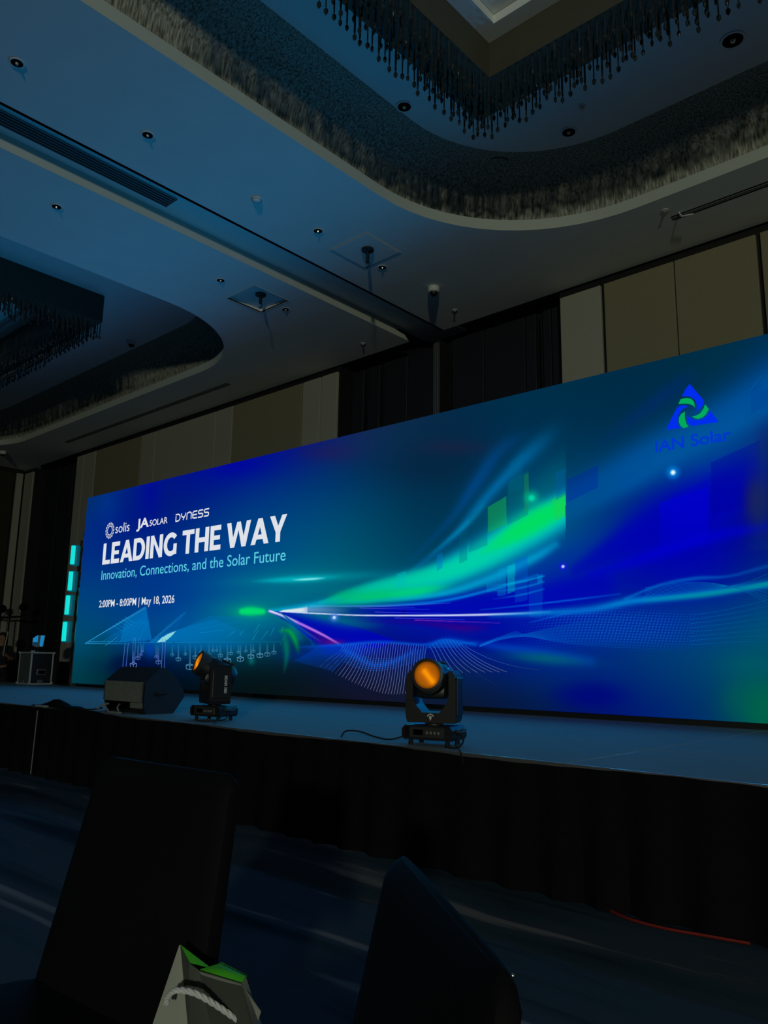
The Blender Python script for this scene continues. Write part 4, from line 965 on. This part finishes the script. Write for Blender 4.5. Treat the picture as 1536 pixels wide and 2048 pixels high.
    me = bpy.data.meshes.new('lens'); me.from_pydata([T_ for T_ in [tuple(TL_ @ Vector(p)) for p in v]], [], f); at = me.color_attributes.new('Col', 'FLOAT_COLOR', 'POINT')
    at.data.foreach_set('color', np.array(cl, np.float32).ravel()); me.materials.append(MT['led']); lo = bpy.data.objects.new('lens', me); C.objects.link(lo); lo.parent = t
    tag(lo, 'glowing amber front lens')
    for s_ in (-1, 1): MB().lathe([(.06, 0), (.06, .02)], 20, R @ Matrix.Translation((s_ * .118 - .01, 0, .415)) @ Matrix.Rotation(PI / 2, 4, 'Y')).build('tilt_hub', 'plastic2', t)
    for k in range(4): MB().rbox(-.06 + k * .033, -.045 + k * .033, -.006, .006, -.06, .06, .002, 1, T @ Matrix.Translation((0, .114, -.06))).build('cooling_fin', 'plastic2', t)
    def txt(body, T2, hgt):
        me = text_mesh(body, .02); v = [Vector(q.co) for q in me.vertices]; x0 = min(q.x for q in v); x1 = max(q.x for q in v)
        for q in me.vertices: q.co = T2 @ Vector(((q.co.x - (x0 + x1) / 2) * hgt, q.co.y * hgt, 0))
        me.materials.clear(); me.materials.append(MT['white_plastic']); o = bpy.data.objects.new('lettering', me); C.objects.link(o); o.parent = t
    if with_text:   # on the outside of the arm turned to the hall, reading downwards
        txt('BEAM 380', R @ Matrix.Translation((.1775, .03, .31)) @ Matrix(((0, 0, 1, 0), (0, 1, 0, 0), (-1, 0, 0, 0), (0, 0, 0, 1))), .035)
    else:
        # crest on the cross bar
        cr_ = MB(); z0 = .178; y = -.0965
        for a in np.linspace(-1.2, 1.2, 9): cr_.box(math.sin(a) * .02 - .0025, math.sin(a) * .02 + .0025, y - .001, y + .002, z0 + math.cos(a) * .018 - .004, z0 + math.cos(a) * .018 + .004, R)
        cr_.prism([(-.009, z0 + .006), (.009, z0 + .006), (.006, z0 - .01), (0, z0 - .022), (-.006, z0 - .01)], y - .001, y + .002, 'y', R)
        tag(cr_.build('crest', 'white_plastic', t), 'small pale horned crest')
    return t
def yaw_of(vx, vy): return math.atan2(vx, -vy)   # local -Y turned to (vx,vy)
moving_head('moving_head_light', (-3.33, 4.19, SZ), yaw_of(.22, -.97), yaw_of(.40, -.92), math.radians(4), 'black moving head light, round amber lens facing the camera, front centre of stage', 1.0, False)
moving_head('moving_head_light', (-5.92, 4.33, SZ), yaw_of(.15, -.98), yaw_of(-.36, -.98), math.radians(22), 'black moving head light seen from the side, standing right of the wedge monitor', 1.3, True)

def cable(name, label, pts, r=0.006, m='rubber', cat='cable'):
    return tag(MB().tube(smoothpath(pts), r, 6).build(name, m, None, True), label, cat)
cable('power_cable', 'black cable lying along the stage edge left of the front amber light', [(-4.0, 4.0, SZ + .008), (-3.97, 4.02, SZ + .05), (-3.85, 4.03, SZ + .055), (-3.72, 4.04, SZ + .03), (-3.60, 4.06, SZ + .02), (-3.50, 4.12, SZ + .05)])
cable('power_cable', 'black cable looping off the right end of the front amber light', [(-3.10, 4.13, SZ + .08), (-3.03, 4.08, SZ + .09), (-3.0, 4.06, SZ + .05), (-3.04, 4.05, SZ + .012), (-3.14, 4.06, SZ + .008)])
cable('power_cable', 'thin black cable dropping over the stage edge right of the front amber light', [(-3.07, 4.1, SZ + .07), (-3.03, 4.03, SZ + .03), (-2.97, 3.98, SZ + .01), (-2.92, 3.93, SZ + .0), (-2.88, 3.90, SZ - .05)], .004)
cable('power_cable', 'thin black cable hanging from the side-on moving head light', [(-5.66, 4.28, SZ + .09), (-5.6, 4.22, SZ + .10), (-5.56, 4.15, SZ + .06), (-5.5, 4.05, SZ + .02), (-5.45, 3.99, SZ + .008)], .005)
cable('power_cable', 'black cable loop behind the base of the side-on moving head light', [(-5.62, 4.26, SZ + .07), (-5.58, 4.2, SZ + .03), (-5.68, 4.12, SZ + .01), (-5.85, 4.1, SZ + .008)], .005)
cable('red_cable', 'red cable lying on the carpet at the foot of the stage, right side', [(-1.98, 3.90, .008), (-1.85, 3.84, .009), (-1.68, 3.83, .008), (-1.5, 3.86, .009), (-1.32, 3.90, .008)], .007, 'red')

# ---------------------------------------------------------------- wedge monitor
mo = thing('stage_monitor', 'black wedge stage monitor with grey back plate, on the stage edge at left', 'speaker', (-7.22, 4.2, SZ))
prof = [(.03, 0), (0, .06), (0, .30), (.16, .43), (.22, .425), (.34, .34), (.42, .24), (.45, .16), (.33, 0)]
MB().prism(prof, -.37, .37, 'x').build('cabinet', 'monitor', mo)
MB().rbox(-.36, .355, -.012, .0, .105, .298, .004, 1).build('back_plate', 'monitor_grey', mo)
MB().rbox(.14, .355, -.012, .0, .05, .103, .004, 1).build('back_plate', 'monitor_grey', mo)
MB().rbox(-.30, .12, -.008, .0, .03, .105, .004, 1).build('connector_recess', 'hole', mo)
MB().rbox(-.02, .10, 0, .1, .05, .07, .005, 1, Matrix.Translation((.3, .12, .13))).build('side_handle', 'rubber', mo)
MB().lathe([(.03, .369), (.03, .372), (.001, .373)], 20, Matrix.Translation((0, .18, .17)) @ Matrix.Rotation(PI / 2, 4, 'Y')).build('side_socket', 'monitor', mo)
for k in range(2): MB().rbox(-.36 + .71 * k, -.345 + .71 * k, -.018, -.011, .11, .29, .002, 1).build('corner_strip', 'plastic2', mo)
gr = MB(); n = Vector((.0, .0, 0)); gr.prism([(.171, .436), (.225, .433), (.345, .348), (.427, .245), (.456, .165), (.452, .158), (.42, .24), (.34, .34), (.22, .425), (.165, .43)], -.355, .355, 'x')
gr.build('grille', 'plastic2', mo)
for k, (a, b) in enumerate([((-7.48, 4.15, SZ + .085), (-7.35, 4.12, SZ + .01)), ((-7.40, 4.15, SZ + .08), (-7.50, 4.08, SZ + .01)), ((-7.2, 4.15, SZ + .08), (-7.12, 4.1, SZ + .012))]):
    cable('signal_cable', ['grey connector cable plugged into the left of the wedge monitor', 'second grey cable crossing under the wedge monitor plate', 'short grey cable at the middle of the wedge monitor'][k], [a, ((a[0] + b[0]) / 2, (a[1] + b[1]) / 2 - .02, (a[2] + b[2]) / 2 + .01), b], .009, 'grey_plastic')
cable('signal_cable', 'black cable leaving the wedge monitor to the left along the edge', [(-7.52, 4.15, SZ + .03), (-7.62, 4.08, SZ + .012), (-7.8, 4.03, SZ + .008), (-7.95, 4.01, SZ + .008)], .008)
tag(MB().rbox(-7.2, -7.0, 4.02, 4.07, SZ + .001, SZ + .022, .008, 2).build('cable_connector', 'grey_plastic'), 'pale cable connector lying on the stage edge before the wedge monitor', 'connector')

# ---------------------------------------------------------------- flight case and lights at the left
def flight_case():
    W, D, Hh = .52, .44, .61
    t = thing('flight_case', 'black flight case with aluminium edges standing at the back left of the stage', 'case', (-15.62, 6.8, SZ + .002))
    MB().box(.01, W - .01, .01, D - .01, .01, Hh - .01).build('body', 'case_lam', t)
    tag(MB().box(.03, W - .03, .006, .011, .03, Hh - .03).build('front_panel', 'case_green', t), 'worn greyish front panel')
    e = .028
    for x in (0, W - e):
        for y in (0, D - e): MB().rbox(x, x + e, y, y + e, .0, Hh, .004, 1).build('edge_profile', 'case_edge', t)
    for z in (0, Hh - e):
        for y in (0, D - e): MB().rbox(e, W - e, y, y + e, z, z + e, .004, 1).build('edge_profile', 'case_edge', t)
        for x in (0, W - e): MB().rbox(x, x + e, e, D - e, z, z + e, .004, 1).build('edge_profile', 'case_edge', t)
    for x in (0, W):
        for y in (0, D):
            for z in (0.0 + .028, Hh - .015): MB().lathe([(.002, -.024), (.022, -.012), (.026, 0), (.022, .012), (.002, .022)], 10, Matrix.Translation((x, y, z))).build('ball_corner', 'case_edge', t, True)
    h = MB().rbox(W - .008, W + .006, .13, .31, .18, .29, .006, 1).build('recessed_handle', 'alu', t)
    MB().box(W + .004, W + .008, .15, .29, .2, .27).build('handle_dish', 'hole', h)
    MB().tube([(W + .012, .15, .25), (W + .02, .16, .262), (W + .02, .28, .262), (W + .012, .29, .25)], .008, 6).build('grip', 'plastic2', h)
    for (x, y) in ((W, .2), ):
        MB().rbox(W - .004, W + .008, .16, .26, .03, .09, .004, 1).build('butterfly_latch', 'alu', t)
    MB().rbox(.2, .3, -.008, .004, .03, .08, .004, 1).build('butterfly_latch', 'alu', t)
flight_case()
# small lamp standing on the case
t = thing('led_lamp', 'small lamp with blue lit face split by a dark bar, standing on the flight case', 'stage light', (-15.3, 7.0, SZ + .614), yaw_of(.87, -.49)); t.scale = (.78, .78, .78)
BL = emit('lamp_blue', lin(20, 125, 185)); BL2 = emit('lamp_blue_dim', lin(6, 55, 90))
MB().lathe([(.07, 0), (.07, .015), (.03, .03)], 20).build('foot', 'plastic', t, True)
MB().tube([(0, 0, .02), (0, 0, .12)], .012, 8).build('stem', 'plastic', t)
MB().prism([(-.14, .16), (-.14, .33), (-.04, .41), (.14, .41), (.12, .13), (-.04, .11)], .0, .1, 'y').build('housing', 'plastic', t)
tag(MB().prism([(-.13, .24), (-.13, .33), (-.04, .40), (-.02, .40), (-.02, .24)], -.006, .0, 'y').build('light_panel', BL, t), 'blue glowing panel')
tag(MB().prism([(-.13, .17), (-.13, .235), (-.02, .235), (-.02, .14)], -.006, .0, 'y').build('light_panel', BL2, t), 'dim blue panel')
tag(MB().prism([(.03, .18), (.04, .40), (.13, .40), (.10, .14), (.05, .13)], -.006, .0, 'y').build('light_panel', BL, t), 'blue glowing panel')
tag(MB().rbox(-15.5, -15.42, 6.95, 7.02, SZ + .614, SZ + .64, .008, 2).build('tape_roll', 'white_plastic'), 'small pale item lying on the flight case', 'item')

# cyan pixel lamps on a pole beside the screen
CY = bpy.data.materials.new('cyan_diffuser'); CY.use_nodes = True
_b = CY.node_tree.nodes['Principled BSDF']; _b.inputs['Base Color'].default_value = (.02, .3, .3, 1)
_b.inputs['Emission Color'].default_value = lin(5, 222, 214); _b.inputs['Emission Strength'].default_value = 1.0
CY2 = mat('cyan_side_glow', (.0, .12, .16, 1), .4, noise=.1, nscale=10, emis=lin(0, 85, 100), estr=.7)
pole = thing('lamp_stand', 'black pole with cables carrying the cyan lamps left of the screen', 'stand', (-14.52, 7.3, SZ))
MB().tube([(0, 0, .03), (0.0, 0, 2.75)], .022, 8).build('pole', 'plastic', pole)
MB().rbox(-.15, .1, -.15, .15, 0, .02, .005, 1).build('foot_plate', 'plastic', pole)
for i in range(3):
    pts = [(-.05 + .05 * math.sin(i * 2 + k * 1.7), .03 * math.cos(k * 2.1 + i), 2.6 - k * .3) for k in range(9)]
    MB().tube(smoothpath([(p[0] + .05, p[1], p[2]) for p in pts], 5), .008, 6).build('cable', 'rubber', pole, True)
for z in (.5, 1.0, 1.5, 2.0): MB().rbox(-.035, .035, -.035, .035, z, z + .04, .004, 1).build('clamp', 'plastic2', pole)
for i, (px_, py_, lab) in enumerate([(147, 1110, 'top cyan glowing tube lamp left of the screen'), (142, 1162, 'second cyan glowing tube lamp from the top'), (136, 1210, 'third cyan glowing tube lamp from the top'), (130, 1263, 'lowest cyan glowing tube lamp left of the screen')]):
    d = (px_ - 768) * cam_r - (py_ - 1024) * cam_u + F_PX * fwd; k = 7.12 / d.y; P = d * k + Vector((0, 0, EYE))
    t = thing('tube_lamp', lab, 'stage light', (P.x, P.y, P.z), yaw_of(.72, -.69), 'cyan tube lamps stacked left of the screen')
    MB().rbox(-.055, .09, .0, .13, -.20, .20, .03, 3).build('housing', CY2, t, True)
    tag(MB().rbox(-.05, .03, -.02, .01, -.18, .18, .01, 2).build('diffuser', CY, t, True), 'bright cyan diffuser')
    MB().rbox(-.02, .05, .12, .2, -.03, .03, .005, 1).build('bracket', 'plastic', t)
# T-bar with round lamps in the dark left corner
tb = thing('lighting_stand', 'dark stand with a crossbar at the left edge behind the stage', 'stand', (-19.9, 8.3, 0))
MB().tube([(0, 0, .05), (0, 0, 2.15)], .025, 8).build('pole', 'plastic', tb)
MB().tube([(-.7, 0, 2.14), (.98, 0, 2.14)], .028, 8).build('crossbar', 'plastic', tb)
for a in (0, 120, 240): MB().tube([(0, 0, .6), (.4 * math.cos(math.radians(a)), .4 * math.sin(math.radians(a)), .015)], .014, 6).build('leg', 'plastic', tb)
DB = emit('par_blue', lin(4, 48, 80)); DB2 = emit('par_blue_dim', lin(4, 24, 38)); MT['matte_black'] = mat('matte_black', (.003, .003, .003, 1), .9, noise=.2, nscale=10, spec=.05)
for x, m_, lab in ((-20.25, DB, 'round par lamp with faint blue lens on the crossbar, at the left edge'), (-19.05, DB2, 'round par lamp with very dim blue lens on the crossbar, right one')):
    t = thing('par_lamp', lab, 'stage light', (x, 8.28, 2.355), yaw_of(.9, -.42), 'par lamps on the dark crossbar')
    T = Matrix.Rotation(PI / 2, 4, 'X')
    MB().lathe([(.03, -.13), (.07, -.11), (.095, -.02), (.1, .06), (.09, .06)], 20, T).build('can', 'matte_black', t, True)
    MB().lathe([(.088, .045), (.001, .055)], 20, T).build('lens', m_, t, True)
    MB().tube([(-.11, 0, 0), (-.11, 0, -.13), (0, 0, -.195), (.11, 0, -.13), (.11, 0, 0)], .008, 6).build('bracket', 'plastic', t)
# black steps behind the screen corner
sp = thing('stage_steps', 'black steps with pale nosings behind the left end of the screen', 'steps', (-15.75, 8.36, 0))
for k in range(4):
    z = SZ + .02 + k * .11
    MB().rbox(0, 1.1, .05 * k, .40, z + .06, z + .09, .004, 1).build('step', 'black', sp)
    tag(MB().rbox(0.0, 1.1, .05 * k - .008, .05 * k, z + .068, z + .088, .002, 1).build('nosing', 'grey_plastic', sp), 'pale step nosing')
for x_ in (.02, 1.04): MB().box(x_, x_ + .04, .3, .36, 0, SZ + .42).build('side_post', 'black', sp)
t = thing('clamp_box', 'small black device clamped to a rod beside the upper left of the screen', 'device', (-14.62, 7.5, 3.58))
MB().rbox(-.12, .1, -.06, .06, -.04, .06, .01, 2).build('box', 'plastic', t); MB().tube([(-.16, 0, -.07), (.3, 0, -.07)], .01, 6).build('rod', 'alu', t); MB().tube([(.0, 0, -.07), (.0, 0, -.03)], .012, 6).build('bracket', 'plastic', t)

# ---------------------------------------------------------------- person at the left edge
def person(loc, rz):
    root = thing('person', 'person in dark clothes standing at the left edge behind the stage', 'person', loc, rz)
    J = {'pelvis': (0, 0, .93, .15), 'waist': (0, 0, 1.08, .135), 'chest': (0, 0, 1.28, .16), 'neck0': (0, .0, 1.42, .075), 'neck': (0, -.01, 1.48, .055), 'headb': (0, -.02, 1.54, .075), 'headm': (0, -.025, 1.62, .095), 'headt': (0, -.015, 1.69, .075)}
    for s, n_ in ((-1, 'l'), (1, 'r')):
        J['sh' + n_] = (s * .18, 0, 1.38, .06); J['hip' + n_] = (s * .09, 0, .88, .10); J['kn' + n_] = (s * .10, -.01, .48, .06); J['an' + n_] = (s * .10, .02, .09, .042); J['to' + n_] = (s * .11, -.14, .04, .038)
    J['ell'] = (-.25, .03, 1.12, .045); J['wrl'] = (-.24, -.1, .90, .03); J['hal'] = (-.24, -.14, .84, .032)
    J['elr'] = (.27, -.06, 1.13, .045); J['wrr'] = (.2, -.3, 1.22, .03); J['har'] = (.17, -.36, 1.26, .032)
    E = [('pelvis', 'waist'), ('waist', 'chest'), ('chest', 'neck0'), ('neck0', 'neck'), ('neck', 'headb'), ('headb', 'headm'), ('headm', 'headt')]
    for n_ in 'lr': E += [('chest', 'sh' + n_), ('sh' + n_, 'el' + n_), ('el' + n_, 'wr' + n_), ('wr' + n_, 'ha' + n_), ('pelvis', 'hip' + n_), ('hip' + n_, 'kn' + n_), ('kn' + n_, 'an' + n_), ('an' + n_, 'to' + n_)]
    def skin(name, names, edges, extra, m):
        me = bpy.data.meshes.new(name); idx = {k: i for i, k in enumerate(names)}
        me.from_pydata([J[k][:3] for k in names], [(idx[a], idx[b]) for a, b in edges], []); o = bpy.data.objects.new(name, me); C.objects.link(o)
        o.modifiers.new('s', 'SKIN'); 
        if not me.skin_vertices:
            bpy.context.view_layer.objects.active = o; bpy.ops.mesh.customdata_skin_add()
        for k, i in idx.items():
            me.skin_vertices[0].data[i].radius = (J[k][3] + extra, (J[k][3] + extra) * (.75 if k in ('pelvis', 'waist', 'chest') else 1))
        me.skin_vertices[0].data[0].use_root = True
        o.modifiers.new('b', 'SUBSURF').levels = 2; o.modifiers['b'].render_levels = 2
        bpy.context.view_layer.update(); m2 = bpy.data.meshes.new_from_object(o.evaluated_get(bpy.context.evaluated_depsgraph_get())); bpy.data.objects.remove(o)
        m2.materials.clear(); m2.materials.append(MT[m]); m2.polygons.foreach_set('use_smooth', [True] * len(m2.polygons)); m2.name = name
        o2 = bpy.data.objects.new(name, m2); C.objects.link(o2); o2.parent = root; return o2
    body = skin('body', list(J), E, 0, 'skin')
    ks = ['pelvis', 'waist', 'chest', 'neck0', 'shl', 'shr', 'ell', 'elr']; skin('shirt', ks, [e for e in E if e[0] in ks and e[1] in ks], .014, 'shirt')
    ks = ['pelvis', 'hipl', 'hipr', 'knl', 'knr', 'anl', 'anr']; skin('trousers', ks, [e for e in E if e[0] in ks and e[1] in ks], .016, 'shirt')
    hair = MB(); v = []
    hair.lathe([(.002, .118), (.05, .108), (.085, .07), (.1, .02), (.098, -.03), (.085, -.06)], 20, Matrix.Translation((0, .012, 1.63))); h = hair.build('hair', 'hair', root, True)
    fc = MB(); fc.add([(-.012, -.112, 1.60), (.012, -.112, 1.60), (0, -.14, 1.602), (0, -.115, 1.645)], [(0, 2, 3), (2, 1, 3), (0, 1, 2)]); fc.build('nose', 'skin', root)
    for s in (-1, 1):
        MB().lathe([(.001, .008), (.009, .003), (.009, -.003), (.001, -.008)], 8, Matrix.Translation((s * .034, -.113, 1.632))).build('eye', 'hair', root, True)
        MB().lathe([(.001, .03), (.012, .02), (.012, -.02), (.001, -.03)], 8, Matrix.Translation((s * .098, -.01, 1.61))).build('ear', 'skin', root, True)
    MB().rbox(-.022, .022, -.117, -.108, 1.572, 1.58, .003, 1).build('mouth', 'red', root)
    for hx, hy, hz, dx, dy, dz in ((.17, -.36, 1.26, -.1, -.9, .3), (-.24, -.14, .84, 0, -.5, -.85)):
        D = Vector((dx, dy, dz)).normalized(); side = Vector((1, 0, 0)); up = D.cross(side).normalized()
        for q in range(4):
            L = (.075, .085, .08, .06)[q]; b = Vector((hx, hy, hz)) + side * (q - 1.5) * .017 + D * .02
            MB().tube([b, b + D * L * .5 - up * .004, b + D * L * .8 - up * .02, b + D * L * .75 - up * .04], [.009, .0085, .008, .006], 8).build('finger', 'skin', root, True)
        b = Vector((hx, hy, hz)) - side * .03; MB().tube([b, b + D * .03 - side * .02, b + D * .055 - side * .018], [.011, .01, .007], 8).build('thumb', 'skin', root, True)
    for s in (-1, 1): MB().rbox(s * .105 - .05, s * .105 + .05, -.2, .07, .0, .075, .025, 2).build('shoe', 'rubber', root)
    return root
per = person((-18.78, 7.75, 0), yaw_of(.8, -.6))
hp = Matrix.Translation((-18.78, 7.75, 0)) @ Matrix.Rotation(yaw_of(.8, -.6), 4, 'Z')
tag(MB().tube([tuple(hp @ Vector(q)) for q in ((.16, -.42, 1.2), (.17, -.43, 1.4), (.22, -.46, 1.75))], .009, 6).build('thin_stick', 'white_plastic'), 'thin pale stick held up by the person at the left edge', 'stick')

# ---------------------------------------------------------------- chairs in the foreground
def covered_chair(label, P0, P1, face, z, seat_d=.44, lean=.1, flare=.03, thick=.06):
    """P0,P1: ends of the top edge; face: direction the sitter looks"""
    t = thing('banquet_chair', label, 'chair', (0, 0, 0))
    P0 = Vector((*P0, 0)); P1 = Vector((*P1, 0)); F = Vector((*face, 0)).normalized(); U = (P1 - P0).normalized(); W = (P1 - P0).length
    ctr = (P0 + P1) / 2
    t.location = (ctr.x, ctr.y, 0)
    def pt(u, f, zz): q = (U * u + F * f); return (q.x, q.y, zz)
    # back cover: rounded slab, leaning
    v = []; f = []; rows = []
    zs = [0.44, .55, .7, .8, .88, .925, .95, .965, z + .0]; zs = sorted(set([q for q in zs if q < z - .03] + [z - .03, z - .012, z]))
    for zz in zs:
        k = (zz - .44) / (z - .44); fo = lean * (1 - k); e = max(0, (zz - (z - .03)) / .03)
        hw = W / 2 + flare * (1 - k) - .028 * e * e; th = thick / 2 * (1 - .75 * e * e) * (1.25 - .25 * k)
        ring = []
        for a in range(24):
            an = 2 * PI * a / 24; cx = math.copysign(abs(math.cos(an)) ** .35, math.cos(an)); sy = math.copysign(abs(math.sin(an)) ** .6, math.sin(an))
            ring.append(pt(cx * hw, fo + sy * th, zz))
        rows.append(ring)
    for r_ in rows: v += r_
    for i in range(len(rows) - 1):
        for a in range(24): f.append((i * 24 + a, i * 24 + (a + 1) % 24, (i + 1) * 24 + (a + 1) % 24, (i + 1) * 24 + a))
    f.append(tuple(range(24))[::-1]); f.append(tuple((len(rows) - 1) * 24 + a for a in range(24)))
    MB().add(v, f).build('backrest_cover', 'cloth', t, True)
    # seat cushion
    v = []; f = []; rows = []
    for zz, g in ((.42, .0), (.43, .012), (.46, .015), (.475, .008), (.48, -.02)):
        ring = []
        for a in range(28):
            an = 2 * PI * a / 28; cx = math.copysign(abs(math.cos(an)) ** .4, math.cos(an)); sy = math.copysign(abs(math.sin(an)) ** .4, math.sin(an))
            ring.append(pt(cx * (W / 2 + flare + g), lean + seat_d / 2 - .02 + sy * (seat_d / 2 + g), zz))
        rows.append(ring); v += ring
    for i in range(len(rows) - 1):
        for a in range(28): f.append((i * 28 + a, i * 28 + (a + 1) % 28, (i + 1) * 28 + (a + 1) % 28, (i + 1) * 28 + a))
    f.append(tuple(range(28))[::-1]); f.append(tuple(4 * 28 + a for a in range(28)))
    MB().add(v, f).build('seat_cover', 'cloth', t, True)
    # skirt of the cover
    v = []; f = []; n = 72; nz = 5
    for j in range(nz + 1):
        k = j / nz
        for a in range(n):
            an = 2 * PI * a / n; cx = math.copysign(abs(math.cos(an)) ** .3, math.cos(an)); sy = math.copysign(abs(math.sin(an)) ** .3, math.sin(an)); wv = .012 * k * math.sin(an * 18)
            v.append(pt(cx * (W / 2 + flare + .012 + .05 * k + wv), lean + seat_d / 2 - .02 + sy * (seat_d / 2 + .012 + .05 * k + wv), .44 * (1 - k) + .01))
    for j in range(nz):
        for a in range(n): f.append((j * n + a, j * n + (a + 1) % n, (j + 1) * n + (a + 1) % n, (j + 1) * n + a))
    MB().add(v, f).build('skirt', 'cloth', t, True)
    for su in (-1, 1):
        for ff in (lean, lean + seat_d - .04):
            MB().tube([pt(su * (W / 2 - .03), ff, 0), pt(su * (W / 2 - .03), ff, .43)], .012, 8).build('leg', 'alu', t)
    return t
covered_chair('black cloth covered chair with broad back to the stage, left foreground', (-1.885, 1.062), (-1.395, 1.092), (0, -1), .96, lean=.10, flare=.045)
c2 = covered_chair('black cloth covered chair seen side-on, centre right foreground', (-.80, .925), (-.415, .635), (-.60, -.80), .93, lean=.10, flare=.02, thick=.05)
MB().lathe([(.0005, .002), (.0018, .001), (.002, 0)], 10, Matrix.Translation((.145, -.075, .905))).build('stud', 'alu', c2)

# ---------------------------------------------------------------- gift bag on the left chair
def pxz(x, y, z):
    d = (x - 768) * cam_r - (y - 1024) * cam_u + F_PX * fwd; k = (z - EYE) / d.z; return d * k + Vector((0, 0, EYE))
def gift_bag():
    t = thing('gift_bag', 'white paper gift bag with green lining and twisted rope handle, bottom left foreground', 'gift bag', (-1.33, .86, .485))
    O = Vector((-1.33, .86, .485)); zt = .665
    TL = pxz(360, 1890, zt) - O; TR = pxz(491, 1955, .645) - O; TM = pxz(416, 1935, .635) - O; TB = pxz(440, 1928, .64) - O; TR0 = pxz(484, 1966, .64) - O
    return t, O, TL, TR, TM, TB, TR0
t, O, TL, TR, TM, TB, TR0 = gift_bag()
rr = cam_r.copy(); rr.z = 0; rr.normalize(); ff = fwd.copy(); ff.z = 0; ff.normalize()   # a bag standing square to the viewer's seat
def lp(p, z=None): q = Vector(p); return q
# base corners (on the seat)
B_left = TL - rr * .055; B_left.z = 0
B_edge = TL + rr * .035 - ff * .015; B_edge.z = 0
B_right = TR + rr * .045 - ff * .02; B_right.z = 0
B_bl = B_left + ff * .09; B_br = B_right + ff * .09
def sheet(name, quad, m, n=8, bulge=0.0, nrm=None, parent=None, th=.0012):
    a, b, c, d = [Vector(q) for q in quad]; nn = ((b - a).cross(d - a)).normalized(); v = []; f = []
    for s in (0, 1):
        for i in range(n + 1):
            for j in range(n + 1):
                u, w = i / n, j / n; p = a * (1 - u) * (1 - w) + b * u * (1 - w) + c * u * w + d * (1 - u) * w
                v.append(p + nn * (bulge * math.sin(PI * u) * math.sin(PI * w) + s * th))
    N = (n + 1) ** 2
    for s in (0, 1):
        for i in range(n):
            for j in range(n): q = s * N + i * (n + 1) + j; f.append((q, q + 1, q + n + 2, q + n + 1))
    return MB().add(v, f).build(name, m, parent or t, True)
sheet('side_gusset', [B_left, B_edge, TL + rr * .001, TL - rr * .001], 'paper', bulge=.002)
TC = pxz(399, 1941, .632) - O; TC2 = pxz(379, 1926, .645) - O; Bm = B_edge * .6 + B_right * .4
sheet('front_panel', [B_edge, Bm, TC, TC2], 'dark_front', bulge=.001)
sheet('front_panel', [Bm, B_right, TR0, TC], 'dark_front', bulge=.002)
sheet('front_panel', [B_edge, B_edge + ff * .0015 + rr * .002, TC2, TL], 'dark_front')
sheet('folded_flap', [TC - ff * .003, pxz(512, 2055, .545) - O - ff * .014, pxz(524, 2018, .585) - O - ff * .010, TR0 - ff * .003], 'paper', bulge=.003)
sheet('far_gusset', [B_right, B_br, TR, TR0], 'paper')
sheet('lining', [TL, TC2, TM, TM + ff * .004], 'green')
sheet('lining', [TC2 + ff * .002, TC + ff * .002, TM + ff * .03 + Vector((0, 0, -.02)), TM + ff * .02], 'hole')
sheet('lining', [TC + ff * .003, TR0 + ff * .002, TR + ff * .004, TB], 'green', bulge=.003)
sheet('back_panel', [B_bl, B_br, TR + ff * .012, TB + ff * .01], 'green')
sheet('bag_bottom', [B_left + Vector((0, 0, .001)), B_edge + Vector((0, 0, .001)), B_br + Vector((0, 0, .001)), B_bl + Vector((0, 0, .001))], 'paper')
# twisted rope handle
ctrl = [pxz(336, 2003, .585) - O - ff * .012, pxz(341, 1985, .60) - O - ff * .02, pxz(362, 1965, .62) - O - ff * .035, pxz(400, 1966, .62) - O - ff * .045, pxz(440, 1988, .60) - O - ff * .045, pxz(480, 2018, .575) - O - ff * .04, pxz(525, 2052, .55) - O - ff * .03, pxz(545, 2080, .52) - O - ff * .02]
path = smoothpath(ctrl, 26)
hd = bpy.data.objects.new('rope_handle', None); C.objects.link(hd); hd.parent = t
for ph in range(3):
    pts = []; L = 0
    for i, p in enumerate(path):
        tt = (path[min(i + 1, len(path) - 1)] - path[max(i - 1, 0)]).normalized(); a = tt.cross(Vector((0, 0, 1))).normalized(); b = tt.cross(a)
        if i: L += (path[i] - path[i - 1]).length
        an = L / .040 * 2 * PI + ph * 2 * PI / 3; pts.append(p + (a * math.cos(an) + b * math.sin(an)) * .0026)
    MB().tube(pts, .0030, 8).build('rope_strand', 'rope', hd, True)
